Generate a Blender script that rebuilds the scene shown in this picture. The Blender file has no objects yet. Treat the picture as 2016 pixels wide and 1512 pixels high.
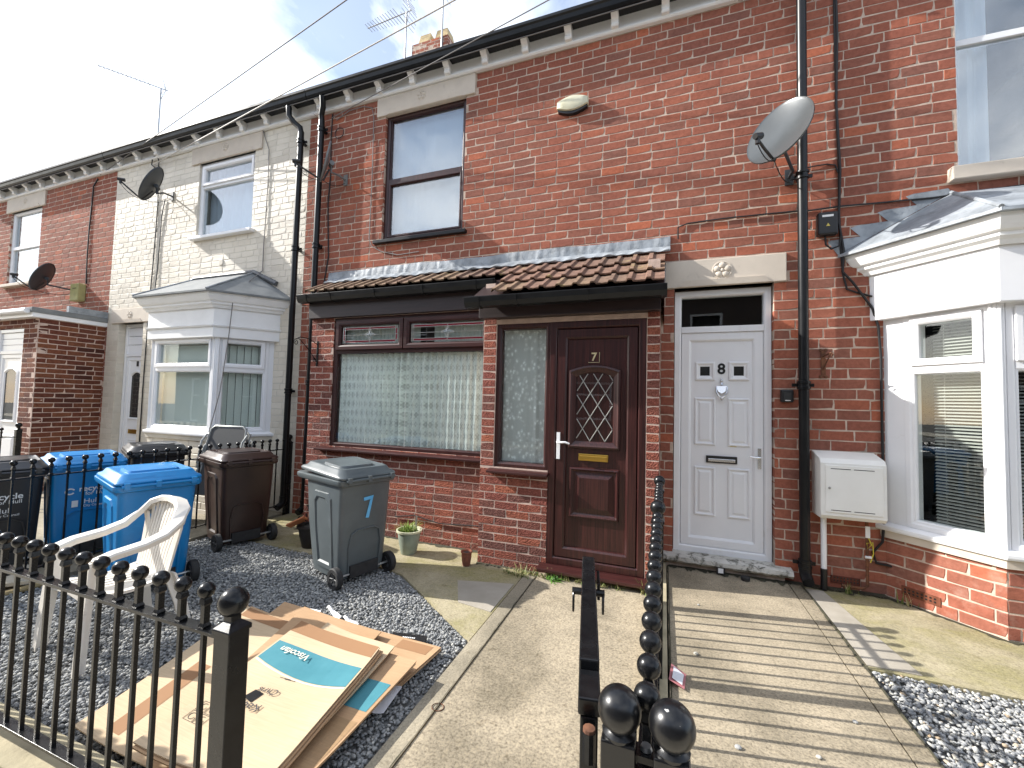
import bpy, bmesh, math, random
import numpy as np
from mathutils import Vector, Matrix
R = math.radians
random.seed(7)
rng = np.random.default_rng(7)
scene = bpy.context.scene
COL = scene.collection

# ------------------------------------------------------------------ camera
CAM = Vector((0.0, -4.2, 1.45))
yaw, pit, rol = R(20.078), R(2.611), R(1.448)
_f = Vector((-math.sin(yaw) * math.cos(pit), math.cos(yaw) * math.cos(pit), math.sin(pit)))
_r = Vector((math.cos(yaw), math.sin(yaw), 0)); _u = _r.cross(_f)
_r2 = math.cos(rol) * _r + math.sin(rol) * _u
_u2 = -math.sin(rol) * _r + math.cos(rol) * _u
cd = bpy.data.cameras.new('camera'); cam = bpy.data.objects.new('camera', cd); COL.objects.link(cam)
cam.matrix_world = Matrix(((_r2.x, _u2.x, -_f.x, CAM.x), (_r2.y, _u2.y, -_f.y, CAM.y), (_r2.z, _u2.z, -_f.z, CAM.z), (0, 0, 0, 1)))
cd.sensor_width = 36; cd.lens = 820.06 / 2016 * 36; cd.clip_start = 0.02; cd.clip_end = 500
scene.camera = cam
def proj(w):
    d = Vector(w) - CAM; k = d.dot(_f)
    if k < .05: return None
    return (1008 + 820.06 * d.dot(_r2) / k, 756 - 820.06 * d.dot(_u2) / k)

# ------------------------------------------------------------------ sky and sun
SUN_EL, SUN_OFF = R(32), R(11.0)          # sun low on the left, a little in front of the facades
to_sun = Vector((-math.cos(SUN_EL) * math.cos(SUN_OFF), -math.cos(SUN_EL) * math.sin(SUN_OFF), math.sin(SUN_EL)))
w = bpy.data.worlds.new('World'); scene.world = w; w.use_nodes = True
nt = w.node_tree; nt.nodes.clear()
N = nt.nodes.new; L = nt.links.new
out = N('ShaderNodeOutputWorld'); bg = N('ShaderNodeBackground'); bg.inputs['Strength'].default_value = 0.145
sky = N('ShaderNodeTexSky'); sky.sky_type = 'NISHITA'; sky.sun_disc = False
sky.sun_elevation = SUN_EL; sky.sun_rotation = math.atan2(to_sun.x, to_sun.y); sky.air_density = 1.0; sky.dust_density = 1.0
tc = N('ShaderNodeTexCoord'); mp = N('ShaderNodeMapping'); mp.inputs['Scale'].default_value = (1, 1, 1.7); mp.inputs['Location'].default_value = (3.1, 1.4, .3)
no = N('ShaderNodeTexNoise'); no.inputs['Scale'].default_value = 1.9; no.inputs['Detail'].default_value = 9; no.inputs['Roughness'].default_value = .58; no.inputs['Distortion'].default_value = .5
rp = N('ShaderNodeValToRGB'); rp.color_ramp.elements[0].position = .41; rp.color_ramp.elements[1].position = .66
rp.color_ramp.elements[0].color = (.12, .12, .12, 1)
no2 = N('ShaderNodeTexNoise'); no2.inputs['Scale'].default_value = 3.3; no2.inputs['Detail'].default_value = 6
rp2 = N('ShaderNodeValToRGB'); rp2.color_ramp.elements[0].color = (5.8, 6.5, 7.6, 1); rp2.color_ramp.elements[1].color = (9.4, 9.5, 9.7, 1)
rp2.color_ramp.elements[0].position = .35; rp2.color_ramp.elements[1].position = .6
mx = N('ShaderNodeMix'); mx.data_type = 'RGBA'
L(tc.outputs['Generated'], mp.inputs['Vector']); L(mp.outputs[0], no.inputs['Vector']); L(mp.outputs[0], no2.inputs['Vector'])
L(no.outputs['Fac'], rp.inputs[0]); L(no2.outputs['Fac'], rp2.inputs[0])
L(rp.outputs[0], mx.inputs['Factor']); L(sky.outputs[0], mx.inputs['A']); L(rp2.outputs[0], mx.inputs['B'])
L(mx.outputs['Result'], bg.inputs['Color']); L(bg.outputs[0], out.inputs[0])
sd = bpy.data.lights.new('sun', 'SUN'); sd.energy = 5.0; sd.angle = R(.53); sd.color = (1, .965, .905)
so = bpy.data.objects.new('sun', sd); COL.objects.link(so); so.rotation_euler = (-to_sun).to_track_quat('-Z', 'Y').to_euler()
so.location = to_sun * 30
vs = scene.view_settings; vs.view_transform = 'Standard'; vs.look = 'None'; vs.exposure = 0.84; vs.gamma = 1; vs.use_curve_mapping = False

# ------------------------------------------------------------------ materials
MATS = {}
def newmat(name):
    m = bpy.data.materials.new(name); m.use_nodes = True; n = m.node_tree
    b = n.nodes['Principled BSDF']; MATS[name] = m
    return m, n, b
def node(n, t, **kw):
    x = n.nodes.new(t)
    for k, v in kw.items():
        if k.startswith('i_'): x.inputs[k[2:].replace('_', ' ')].default_value = v
        else: setattr(x, k, v)
    return x
def ramp(n, stops):
    r = n.nodes.new('ShaderNodeValToRGB'); e = r.color_ramp.elements
    while len(e) < len(stops): e.new(.5)
    for i, (p, c) in enumerate(stops):
        e[i].position = p; e[i].color = (*c, 1) if len(c) == 3 else c
    return r
def mixc(n, a, b, fac, mode='MIX'):
    x = n.nodes.new('ShaderNodeMix'); x.data_type = 'RGBA'; x.blend_type = mode
    for s, v in (('A', a), ('B', b), ('Factor', fac)):
        if isinstance(v, (int, float)): x.inputs[s].default_value = v
        elif isinstance(v, tuple): x.inputs[s].default_value = (*v[:3], 1)
        else: n.links.new(v, x.inputs[s])
    return x.outputs['Result']
def pos(n, scale=(1, 1, 1), obj=False):
    if obj: g = n.nodes.new('ShaderNodeTexCoord').outputs['Object']
    else: g = n.nodes.new('ShaderNodeNewGeometry').outputs['Position']
    m = n.nodes.new('ShaderNodeMapping'); m.inputs['Scale'].default_value = scale
    n.links.new(g, m.inputs['Vector']); return m.outputs[0]
def noise(n, scale, detail=4, vec=None, rough=.5, dist=0):
    t = node(n, 'ShaderNodeTexNoise', i_Scale=scale, i_Detail=detail, i_Roughness=rough, i_Distortion=dist)
    if vec is not None: n.links.new(vec, t.inputs['Vector'])
    return t.outputs['Fac']
def bump(n, b, h, strength=.3, dist=.01, normal=None):
    x = node(n, 'ShaderNodeBump', i_Strength=strength, i_Distance=dist)
    n.links.new(h, x.inputs['Height'])
    if normal is not None: n.links.new(normal, x.inputs['Normal'])
    n.links.new(x.outputs[0], b.inputs['Normal']); return x.outputs[0]
def rnd(n):
    o = n.nodes.new('ShaderNodeObjectInfo'); g = n.nodes.new('ShaderNodeNewGeometry')
    a = node(n, 'ShaderNodeMath', operation='ADD'); f = node(n, 'ShaderNodeMath', operation='FRACT')
    n.links.new(o.outputs['Random'], a.inputs[0]); n.links.new(g.outputs['Random Per Island'], a.inputs[1]); n.links.new(a.outputs[0], f.inputs[0])
    return f.outputs[0]
def M(name, col, rough=.5, metal=0, col2=None, ns=3, nd=5, contrast=(.35, .65), bscale=None, bs=.2, bd=.004, spec=.5, obj=False, stretch=(1, 1, 1), dirt=None, rvar=0):
    m, n, b = newmat(name)
    b.inputs['Base Color'].default_value = (*col, 1); b.inputs['Roughness'].default_value = rough; b.inputs['Metallic'].default_value = metal
    b.inputs['Specular IOR Level'].default_value = spec
    v = pos(n, stretch, obj)
    if col2 is not None:
        r = ramp(n, [(contrast[0], col), (contrast[1], col2)]); n.links.new(noise(n, ns, nd, v, .6), r.inputs[0]); c = r.outputs[0]
        if dirt:                       # (colour, scale, lo, hi)
            r2 = ramp(n, [(dirt[2], (0, 0, 0)), (dirt[3], (1, 1, 1))]); n.links.new(noise(n, dirt[1], 6, v, .7, .4), r2.inputs[0])
            c = mixc(n, c, dirt[0], r2.outputs[0])
        n.links.new(c, b.inputs['Base Color'])
    if rvar:
        mr = node(n, 'ShaderNodeMapRange'); mr.inputs['To Min'].default_value = max(.02, rough - rvar); mr.inputs['To Max'].default_value = min(1, rough + rvar)
        n.links.new(noise(n, 9, 5, v), mr.inputs[0]); n.links.new(mr.outputs[0], b.inputs['Roughness'])
    if bscale: bump(n, b, noise(n, bscale, 5, v, .6), bs, bd)
    return m
def brickmat(name, stops, soot, rustic=0, bs=.5, painted=False, bloom=(.66, .78, .28)):
    m, n, b = newmat(name); v = pos(n)
    r = ramp(n, stops); n.links.new(rnd(n), r.inputs[0]); c = r.outputs[0]
    r2 = ramp(n, [(.38, (1, 1, 1)), (.72, soot)]); n.links.new(noise(n, 48 if rustic else 26, 6, v, .65, .3), r2.inputs[0])
    c = mixc(n, c, r2.outputs[0], (.95 if rustic else .6) if not painted else .35, 'MULTIPLY')
    r3 = ramp(n, [(.3, (.72, .7, .72)), (.6, (1.12, 1.1, 1.08))]); n.links.new(noise(n, 1.1, 4, v), r3.inputs[0])
    c = mixc(n, c, r3.outputs[0], .6, 'MULTIPLY')
    if not painted:                    # lime bloom and mortar smears
        r4 = ramp(n, [(bloom[0], (0, 0, 0)), (bloom[1], (1, 1, 1))]); n.links.new(noise(n, 31 if bloom[2] < .5 else 3.4, 6, v, .65), r4.inputs[0])
        c = mixc(n, c, (.50, .36, .29), mixfac(n, r4.outputs[0], bloom[2]))
    n.links.new(c, b.inputs['Base Color']); b.inputs['Roughness'].default_value = .55 if painted else .88
    b.inputs['Specular IOR Level'].default_value = .35 if painted else .2
    if rustic:
        vo = node(n, 'ShaderNodeTexVoronoi', i_Scale=85.0); n.links.new(v, vo.inputs['Vector'])
        bp = bump(n, b, vo.outputs['Distance'], .8, rustic); bump(n, b, noise(n, 60, 4, v), .6, .006, bp)
    else: bump(n, b, noise(n, 70, 6, v, .65), bs, .004)
    return m
def mixfac(n, s, k):
    x = node(n, 'ShaderNodeMath', operation='MULTIPLY'); n.links.new(s, x.inputs[0]); x.inputs[1].default_value = k; return x.outputs[0]
brickmat('brick_red', [(0, (.25, .112, .084)), (.10, (.295, .118, .082)), (.4, (.350, .126, .082)), (.66, (.325, .113, .074)), (.84, (.285, .110, .079)), (.94, (.385, .130, .079)), (1, (.46, .145, .080))], (.50, .46, .44))
brickmat('brick_bloom', [(0, (.25, .112, .084)), (.10, (.295, .118, .082)), (.4, (.350, .126, .082)), (.66, (.325, .113, .074)), (.84, (.285, .110, .079)), (.94, (.385, .130, .079)), (1, (.46, .145, .080))], (.50, .46, .44), bloom=(.54, .70, .5))
brickmat('brick_rustic', [(0, (.19, .085, .070)), (.4, (.31, .105, .072)), (.75, (.26, .085, .066)), (1, (.40, .135, .08))], (.40, .36, .36), rustic=.012)
brickmat('brick_porch', [(0, (.085, .033, .024)), (.35, (.165, .055, .035)), (.7, (.22, .085, .045)), (1, (.125, .042, .030))], (.3, .25, .22))
brickmat('brick_painted', [(0, (.64, .59, .495)), (.5, (.69, .64, .545)), (1, (.71, .665, .57))], (.86, .83, .78), painted=True, bs=.45)
M('mortar', (.60, .475, .385), .95, col2=(.44, .345, .275), ns=14, bscale=120, bs=.6, dirt=((.2, .17, .145), 2.2, .52, .72))
M('mortar_painted', (.64, .59, .50), .7, col2=(.58, .535, .45), ns=9, bscale=60, bs=.4)
M('mortar_new', (.58, .44, .37), .95, col2=(.46, .34, .28), ns=14, bscale=120, bs=.5)
M('stone_paint', (.62, .545, .455), .7, col2=(.56, .49, .41), ns=5, bscale=40, bs=.15, dirt=((.42, .36, .3), 6, .6, .8))
M('stone_white', (.60, .58, .53), .8, col2=(.45, .43, .38), ns=7, bscale=30, bs=.4, dirt=((.10, .095, .075), 14, .5, .62))
M('upvc', (.82, .82, .83), .28, col2=(.78, .785, .80), ns=3, dirt=((.66, .64, .6), 4, .62, .85))
M('white_wood', (.86, .86, .85), .5, col2=(.80, .80, .79), ns=4, bscale=30, bs=.15, dirt=((.55, .53, .49), 7, .64, .82))
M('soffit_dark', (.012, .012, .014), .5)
M('gutter_black', (.0045, .005, .006), .34, col2=(.009, .0095, .0105), ns=6, rvar=.1, spec=.32)
def grainmat(name, c1, c2, rough, axis):
    m, n, b = newmat(name); sc = [90, 90, 90]; sc[axis] = 2.5; v = pos(n, tuple(sc))
    r = ramp(n, [(.35, c1), (.68, c2)]); n.links.new(noise(n, 1.0, 4, v, .6), r.inputs[0]); n.links.new(r.outputs[0], b.inputs['Base Color'])
    b.inputs['Roughness'].default_value = rough; b.inputs['Specular IOR Level'].default_value = .45
    bump(n, b, noise(n, 1.0, 4, v, .6), .25, .002); return m
grainmat('rosewood_v', (.020, .0060, .0060), (.060, .0165, .0145), .34, 2)
grainmat('rosewood_h', (.022, .0068, .0066), (.062, .018, .0155), .34, 0)
M('fascia_brown', (.018, .0105, .0110), .42, col2=(.030, .017, .0165), ns=2.5, stretch=(1, 1, 12), bscale=40, bs=.12)
M('lead', (.20, .22, .24), .55, metal=.1, col2=(.34, .37, .40), ns=5, nd=7, contrast=(.38, .62), bscale=14, bs=.6, bd=.012, dirt=((.15, .16, .17), 9, .52, .72), rvar=.12)
M('roof_felt', (.21, .22, .22), .85, col2=(.16, .17, .175), ns=6, bscale=90, bs=.3); M('lead_dark', (.07, .075, .085), .5, col2=(.13, .14, .15), ns=14, bscale=20, bs=.5)
M('tile_clay', (.34, .195, .125), .9, col2=(.225, .125, .09), ns=6, nd=7, bscale=55, bs=.4, dirt=((.10, .075, .05), 13, .52, .70))
def tilemat():
    m, n, b = newmat('tile_clay'); v = pos(n)
    r = ramp(n, [(0, (.23, .13, .09)), (.4, (.19, .108, .078)), (.75, (.25, .165, .10)), (1, (.15, .088, .07))]); n.links.new(rnd(n), r.inputs[0])
    r2 = ramp(n, [(.4, (1, 1, 1)), (.66, (.34, .28, .24))]); n.links.new(noise(n, 18, 7, v, .7, .6), r2.inputs[0])
    c = mixc(n, r.outputs[0], r2.outputs[0], .75, 'MULTIPLY')
    r3 = ramp(n, [(.58, (0, 0, 0)), (.70, (1, 1, 1))]); n.links.new(noise(n, 6, 6, v, .7), r3.inputs[0])
    c = mixc(n, c, (.36, .30, .10), mixfac(n, r3.outputs[0], .5)); n.links.new(c, b.inputs['Base Color'])
    b.inputs['Roughness'].default_value = .9; bump(n, b, noise(n, 60, 5, v), .5, .004)
tilemat()
M('slate', (.055, .057, .065), .6, col2=(.085, .085, .09), ns=6)
M('chimney_pot', (.55, .42, .22), .85, col2=(.42, .32, .18), ns=8)
def glass(name, tint, f0):
    m = bpy.data.materials.new(name); m.use_nodes = True; n = m.node_tree; MATS[name] = m; n.nodes.clear()
    o = n.nodes.new('ShaderNodeOutputMaterial'); t = node(n, 'ShaderNodeBsdfTransparent'); t.inputs[0].default_value = (*tint, 1)
    g = node(n, 'ShaderNodeBsdfGlossy', i_Roughness=0.0); x = n.nodes.new('ShaderNodeMixShader'); ge = n.nodes.new('ShaderNodeNewGeometry')
    dt = node(n, 'ShaderNodeVectorMath', operation='DOT_PRODUCT'); n.links.new(ge.outputs['Incoming'], dt.inputs[0]); n.links.new(ge.outputs['Normal'], dt.inputs[1])
    ab = node(n, 'ShaderNodeMath', operation='ABSOLUTE'); n.links.new(dt.outputs['Value'], ab.inputs[0]); om = node(n, 'ShaderNodeMath', operation='SUBTRACT'); om.inputs[0].default_value = 1; n.links.new(ab.outputs[0], om.inputs[1])
    pw = node(n, 'ShaderNodeMath', operation='POWER'); n.links.new(om.outputs[0], pw.inputs[0]); pw.inputs[1].default_value = 5
    ma = node(n, 'ShaderNodeMath', operation='MULTIPLY_ADD'); n.links.new(pw.outputs[0], ma.inputs[0]); ma.inputs[1].default_value = 1 - f0; ma.inputs[2].default_value = f0
    v = pos(n); bp = node(n, 'ShaderNodeBump', i_Strength=.04, i_Distance=.02); n.links.new(noise(n, 1.5, 1, v), bp.inputs['Height']); n.links.new(bp.outputs[0], g.inputs['Normal'])
    n.links.new(ma.outputs[0], x.inputs[0]); n.links.new(t.outputs[0], x.inputs[1]); n.links.new(g.outputs[0], x.inputs[2]); n.links.new(x.outputs[0], o.inputs[0])
glass('glass', (.95, .975, .965), .055)
glass('glass_upper', (.92, .96, .98), .19)
M('glass_red', (.20, .006, .022), .12)
glass('glass_bevel', (.85, .90, .90), .16)
M('lead_came', (.16, .16, .16), .4, metal=.6)
M('came_bright', (.55, .55, .52), .35, metal=.7)
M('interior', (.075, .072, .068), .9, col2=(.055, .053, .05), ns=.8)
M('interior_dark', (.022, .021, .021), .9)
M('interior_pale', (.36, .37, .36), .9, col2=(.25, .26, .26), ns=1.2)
def lace(name, col, floral, density):
    m = bpy.data.materials.new(name); m.use_nodes = True; n = m.node_tree; MATS[name] = m; n.nodes.clear()
    o = n.nodes.new('ShaderNodeOutputMaterial'); tr = node(n, 'ShaderNodeBsdfTransparent'); d = node(n, 'ShaderNodeBsdfDiffuse'); tl = node(n, 'ShaderNodeBsdfTranslucent')
    for s in (d, tl): s.inputs[0].default_value = (*col, 1)
    ms = n.nodes.new('ShaderNodeMixShader'); ms.inputs[0].default_value = .10; n.links.new(d.outputs[0], ms.inputs[1]); n.links.new(tl.outputs[0], ms.inputs[2])
    v = n.nodes.new('ShaderNodeUVMap').outputs[0]
    if floral:
        vo = node(n, 'ShaderNodeTexVoronoi', i_Scale=19.0, feature='SMOOTH_F1'); vo.inputs['Smoothness'].default_value = .15; n.links.new(v, vo.inputs['Vector'])
        wv = noise(n, 55, 2, v); ad = node(n, 'ShaderNodeMath', operation='MULTIPLY_ADD'); n.links.new(wv, ad.inputs[0]); ad.inputs[1].default_value = .55; n.links.new(vo.outputs['Distance'], ad.inputs[2])
        r = ramp(n, [(.50, (1, 1, 1)), (.58, (density,) * 3), (.66, (density + .18,) * 3), (.76, (density,) * 3)]); n.links.new(ad.outputs[0], r.inputs[0])
    else:
        sx = n.nodes.new('ShaderNodeSeparateXYZ'); n.links.new(v, sx.inputs[0])
        def wave(s, k):
            a = node(n, 'ShaderNodeMath', operation='MULTIPLY'); n.links.new(s, a.inputs[0]); a.inputs[1].default_value = k
            b_ = node(n, 'ShaderNodeMath', operation='SINE'); n.links.new(a.outputs[0], b_.inputs[0]); return b_.outputs[0]
        p = node(n, 'ShaderNodeMath', operation='MULTIPLY'); n.links.new(wave(sx.outputs['X'], 62), p.inputs[0]); n.links.new(wave(sx.outputs['Y'], 30), p.inputs[1])
        q = node(n, 'ShaderNodeMath', operation='MULTIPLY'); n.links.new(wave(sx.outputs['X'], 190), q.inputs[0]); n.links.new(wave(sx.outputs['Y'], 150), q.inputs[1])
        ad = node(n, 'ShaderNodeMath', operation='MULTIPLY_ADD'); n.links.new(q.outputs[0], ad.inputs[0]); ad.inputs[1].default_value = .45; n.links.new(p.outputs[0], ad.inputs[2])
        mr = node(n, 'ShaderNodeMapRange'); mr.inputs['From Min'].default_value = -1.2; mr.inputs['From Max'].default_value = 1.2; n.links.new(ad.outputs[0], mr.inputs[0])
        r = ramp(n, [(.15, (density,) * 3), (.40, (1, 1, 1)), (.72, (1, 1, 1)), (.9, (density + .1,) * 3)]); n.links.new(mr.outputs[0], r.inputs[0])
    x = n.nodes.new('ShaderNodeMixShader'); n.links.new(r.outputs[0], x.inputs[0]); n.links.new(tr.outputs[0], x.inputs[1]); n.links.new(ms.outputs[0], x.inputs[2]); n.links.new(x.outputs[0], o.inputs[0])
lace('lace_window', (.93, .955, .92), False, .66)
lace('lace_floral', (.95, .96, .95), True, .60)
M('voile', (.56, .60, .64), .9); M('blind', (.66, .70, .66), .8); M('slat_white', (.36, .355, .33), .6)
def concretemat(name, c1, c2, stain, st=(.52, .74), moss=None, speck=.5):
    m, n, b = newmat(name); v = pos(n)
    r = ramp(n, [(.36, c1), (.64, c2)]); n.links.new(noise(n, 2.6, 9, v, .62, .2), r.inputs[0]); c = r.outputs[0]
    r2 = ramp(n, [(st[0], (0, 0, 0)), (st[1], (1, 1, 1))]); n.links.new(noise(n, 1.35, 8, v, .68, .6), r2.inputs[0]); c = mixc(n, c, stain, mixfac(n, r2.outputs[0], .75))
    if moss:
        r3 = ramp(n, [(.46, (0, 0, 0)), (.66, (1, 1, 1))]); n.links.new(noise(n, 2.0, 9, pos(n, (1, 1.6, 1)), .7, .4), r3.inputs[0]); c = mixc(n, c, moss, mixfac(n, r3.outputs[0], .7))
    sp = noise(n, 78, 4, v, .75); r4 = ramp(n, [(.34, (.46, .44, .41)), (.5, (1, 1, 1)), (.66, (1.36, 1.33, 1.25))]); n.links.new(sp, r4.inputs[0]); c = mixc(n, c, r4.outputs[0], speck, 'MULTIPLY')
    r5 = ramp(n, [(.60, (1, 1, 1)), (.70, (.5, .46, .4))]); n.links.new(noise(n, 17, 5, v, .6), r5.inputs[0]); c = mixc(n, c, r5.outputs[0], .5, 'MULTIPLY')
    n.links.new(c, b.inputs['Base Color']); b.inputs['Roughness'].default_value = .92; b.inputs['Specular IOR Level'].default_value = .2
    bp = bump(n, b, sp, .5, .004); bump(n, b, noise(n, 28, 5, v, .6), .35, .01, bp)
concretemat('concrete', (.36, .315, .235), (.275, .24, .18), (.175, .155, .115), (.46, .68))
concretemat('concrete_tan', (.395, .335, .245), (.295, .252, .185), (.15, .128, .09), (.45, .66), speck=.85)
concretemat('concrete_moss', (.40, .35, .24), (.30, .265, .17), (.17, .155, .09), (.5, .72), moss=(.225, .205, .075))
M('cement_patch', (.37, .335, .28), .9, col2=(.30, .27, .22), ns=4, bscale=80, bs=.3)
M('pavement', (.58, .52, .41), .9, col2=(.50, .445, .345), ns=4, nd=8, bscale=120, bs=.4)
M('kerb', (.44, .38, .25), .92, col2=(.30, .26, .17), ns=5, bscale=70, bs=.6)
M('gravel_base', (.14, .142, .14), .95, col2=(.20, .20, .195), ns=60, bscale=120, bs=.9)
M('earth', (.035, .033, .03), .95, col2=(.06, .055, .048), ns=30, bscale=80, bs=.8)
M('asphalt', (.05, .05, .052), .9, col2=(.07, .07, .07), ns=20, bscale=150, bs=.5)
def stonemat(name, stops):
    m, n, b = newmat(name); r = ramp(n, stops); n.links.new(rnd(n), r.inputs[0]); v = pos(n)
    r2 = ramp(n, [(.3, (.7, .7, .7)), (.7, (1.1, 1.1, 1.1))]); n.links.new(noise(n, 80, 3, v), r2.inputs[0])
    n.links.new(mixc(n, r.outputs[0], r2.outputs[0], .7, 'MULTIPLY'), b.inputs['Base Color']); b.inputs['Roughness'].default_value = .9; b.inputs['Specular IOR Level'].default_value = .25
stonemat('gravel_slate', [(0, (.20, .205, .205)), (.5, (.31, .315, .315)), (.85, (.39, .39, .375)), (1, (.50, .49, .45))])
stonemat('gravel_pale', [(0, (.19, .195, .20)), (.4, (.31, .315, .32)), (.8, (.43, .43, .41)), (.94, (.53, .51, .45)), (1, (.38, .28, .18))])
M('iron_black', (.0045, .0047, .0055), .26, col2=(.009, .0095, .0105), ns=20, rvar=.10, bscale=70, bs=.12, bd=.003, spec=.32)
def chipped():
    m, n, b = newmat('iron_chipped'); v = pos(n); r = ramp(n, [(.745, (0, 0, 0)), (.765, (1, 1, 1))]); n.links.new(noise(n, 62, 2, v), r.inputs[0])
    n.links.new(mixc(n, (.0048, .005, .0058), (.42, .41, .39), r.outputs[0]), b.inputs['Base Color']); b.inputs['Roughness'].default_value = .28; bump(n, b, noise(n, 60, 4, v), .12, .003)
chipped()
M('rust', (.19, .075, .035), .9, col2=(.08, .035, .02), ns=20, bscale=60)
M('galv', (.42, .42, .41), .42, metal=.8, col2=(.32, .32, .31), ns=20)
def binmat(name, c, c2, rough=.33):
    return M(name, c, rough, col2=c2, ns=5, nd=7, bscale=300, bs=.10, bd=.002, rvar=.1, obj=True, dirt=(tuple(min(1, x * 1.25 + .012) for x in c), 9, .62, .8))
binmat('bin_grey', (.105, .122, .128), (.088, .103, .108)); binmat('bin_brown', (.040, .021, .0165), (.030, .016, .013)); binmat('bin_blue', (.006, .20, .50), (.005, .175, .45)); binmat('bin_black', (.022, .0225, .025), (.017, .017, .019))
M('rubber', (.016, .016, .017), .75, col2=(.03, .03, .03), ns=14)
M('wheel_hub', (.035, .036, .038), .5)
M('paint_blue', (.16, .50, .80), .6, col2=(.10, .40, .72), ns=14); M('print_white', (.75, .76, .76), .6)
M('plastic_white', (.76, .72, .65), .45, col2=(.70, .655, .585), ns=5, dirt=((.50, .45, .37), 9, .60, .80), bscale=90, bs=.1)
def cardmat(name, c1, c2):
    m, n, b = newmat(name); v = pos(n); vs_ = pos(n, (1, 26, 1), True)
    r = ramp(n, [(.35, c1), (.65, c2)]); n.links.new(noise(n, 2.6, 7, v, .6), r.inputs[0])
    r2 = ramp(n, [(.3, (.88, .88, .88)), (.7, (1.06, 1.06, 1.06))]); n.links.new(noise(n, 6, 3, vs_), r2.inputs[0])
    n.links.new(mixc(n, r.outputs[0], r2.outputs[0], .8, 'MULTIPLY'), b.inputs['Base Color']); b.inputs['Roughness'].default_value = .85; b.inputs['Specular IOR Level'].default_value = .2
    bump(n, b, noise(n, 8, 3, vs_), .15, .003)
cardmat('card', (.54, .41, .265), (.60, .465, .31)); cardmat('card_dark', (.41, .26, .145), (.48, .315, .185)); cardmat('card_inner', (.33, .21, .11), (.38, .25, .14))
M('print_teal', (.045, .205, .25), .7, col2=(.06, .235, .28), ns=8); M('print_brown', (.30, .16, .075), .8); M('ink', (.05, .05, .055), .8); M('print_cream', (.70, .66, .55), .7)
M('paper', (.78, .78, .80), .8, col2=(.70, .70, .73), ns=8)
M('dish_grey', (.20, .21, .215), .38, col2=(.16, .17, .175), ns=9, rvar=.08); M('dish_dark', (.040, .045, .052), .5)
M('dish_silver', (.085, .093, .097), .24, metal=.2, col2=(.075, .082, .086), ns=6, rvar=.05)
M('aerial', (.36, .36, .36), .4, metal=.8)
M('cable', (.010, .010, .011), .55); M('cable_white', (.55, .52, .48), .6); M('wire_grey', (.20, .19, .185), .6); M('cable_yellow', (.62, .52, .05), .5)
M('box_cream', (.66, .64, .48), .5, col2=(.58, .55, .38), ns=6); M('box_yellow', (.46, .42, .17), .6, col2=(.36, .33, .14), ns=9); M('meter_box', (.80, .79, .755), .5, col2=(.76, .75, .71), ns=5, dirt=((.55, .40, .22), 7, .68, .82))
M('brass', (.62, .40, .09), .28, metal=1.0); M('chrome', (.62, .62, .63), .2, metal=1.0); M('gold_line', (.70, .60, .36), .4, metal=.6); M('black_plastic', (.012, .012, .013), .4)
M('pot_green', (.30, .345, .285), .55, col2=(.22, .26, .215), ns=7); M('pot_terracotta', (.33, .095, .05), .8, col2=(.10, .045, .032), ns=5); M('pot_dark', (.018, .014, .013), .55)
M('pot_rim', (.58, .58, .42), .5)
M('orange_clay', (.55, .20, .085), .8, col2=(.45, .16, .07), ns=9); M('timber', (.36, .27, .13), .9, col2=(.26, .19, .09), ns=8)
def leafmat(name, stops):
    m, n, b = newmat(name); r = ramp(n, stops); n.links.new(rnd(n), r.inputs[0]); n.links.new(r.outputs[0], b.inputs['Base Color']); b.inputs['Roughness'].default_value = .55
leafmat('grass_bright', [(0, (.14, .24, .03)), (.6, (.25, .36, .06)), (1, (.36, .42, .12))]); leafmat('grass_dry', [(0, (.10, .16, .03)), (.4, (.17, .22, .05)), (.7, (.34, .29, .13)), (1, (.45, .38, .20))]); leafmat('weed_green', [(0, (.06, .16, .02)), (1, (.13, .27, .04))])
M('mesh_textile', (.05, .052, .054), .7); M('frame_grey', (.30, .31, .30), .4, metal=.5)
M('number_black', (.008, .008, .009), .4); M('sticker_yellow', (.62, .50, .10), .5); M('sticker_white', (.8, .8, .8), .5); M('sticker_red', (.42, .16, .17), .6)
MAT = MATS

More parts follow.
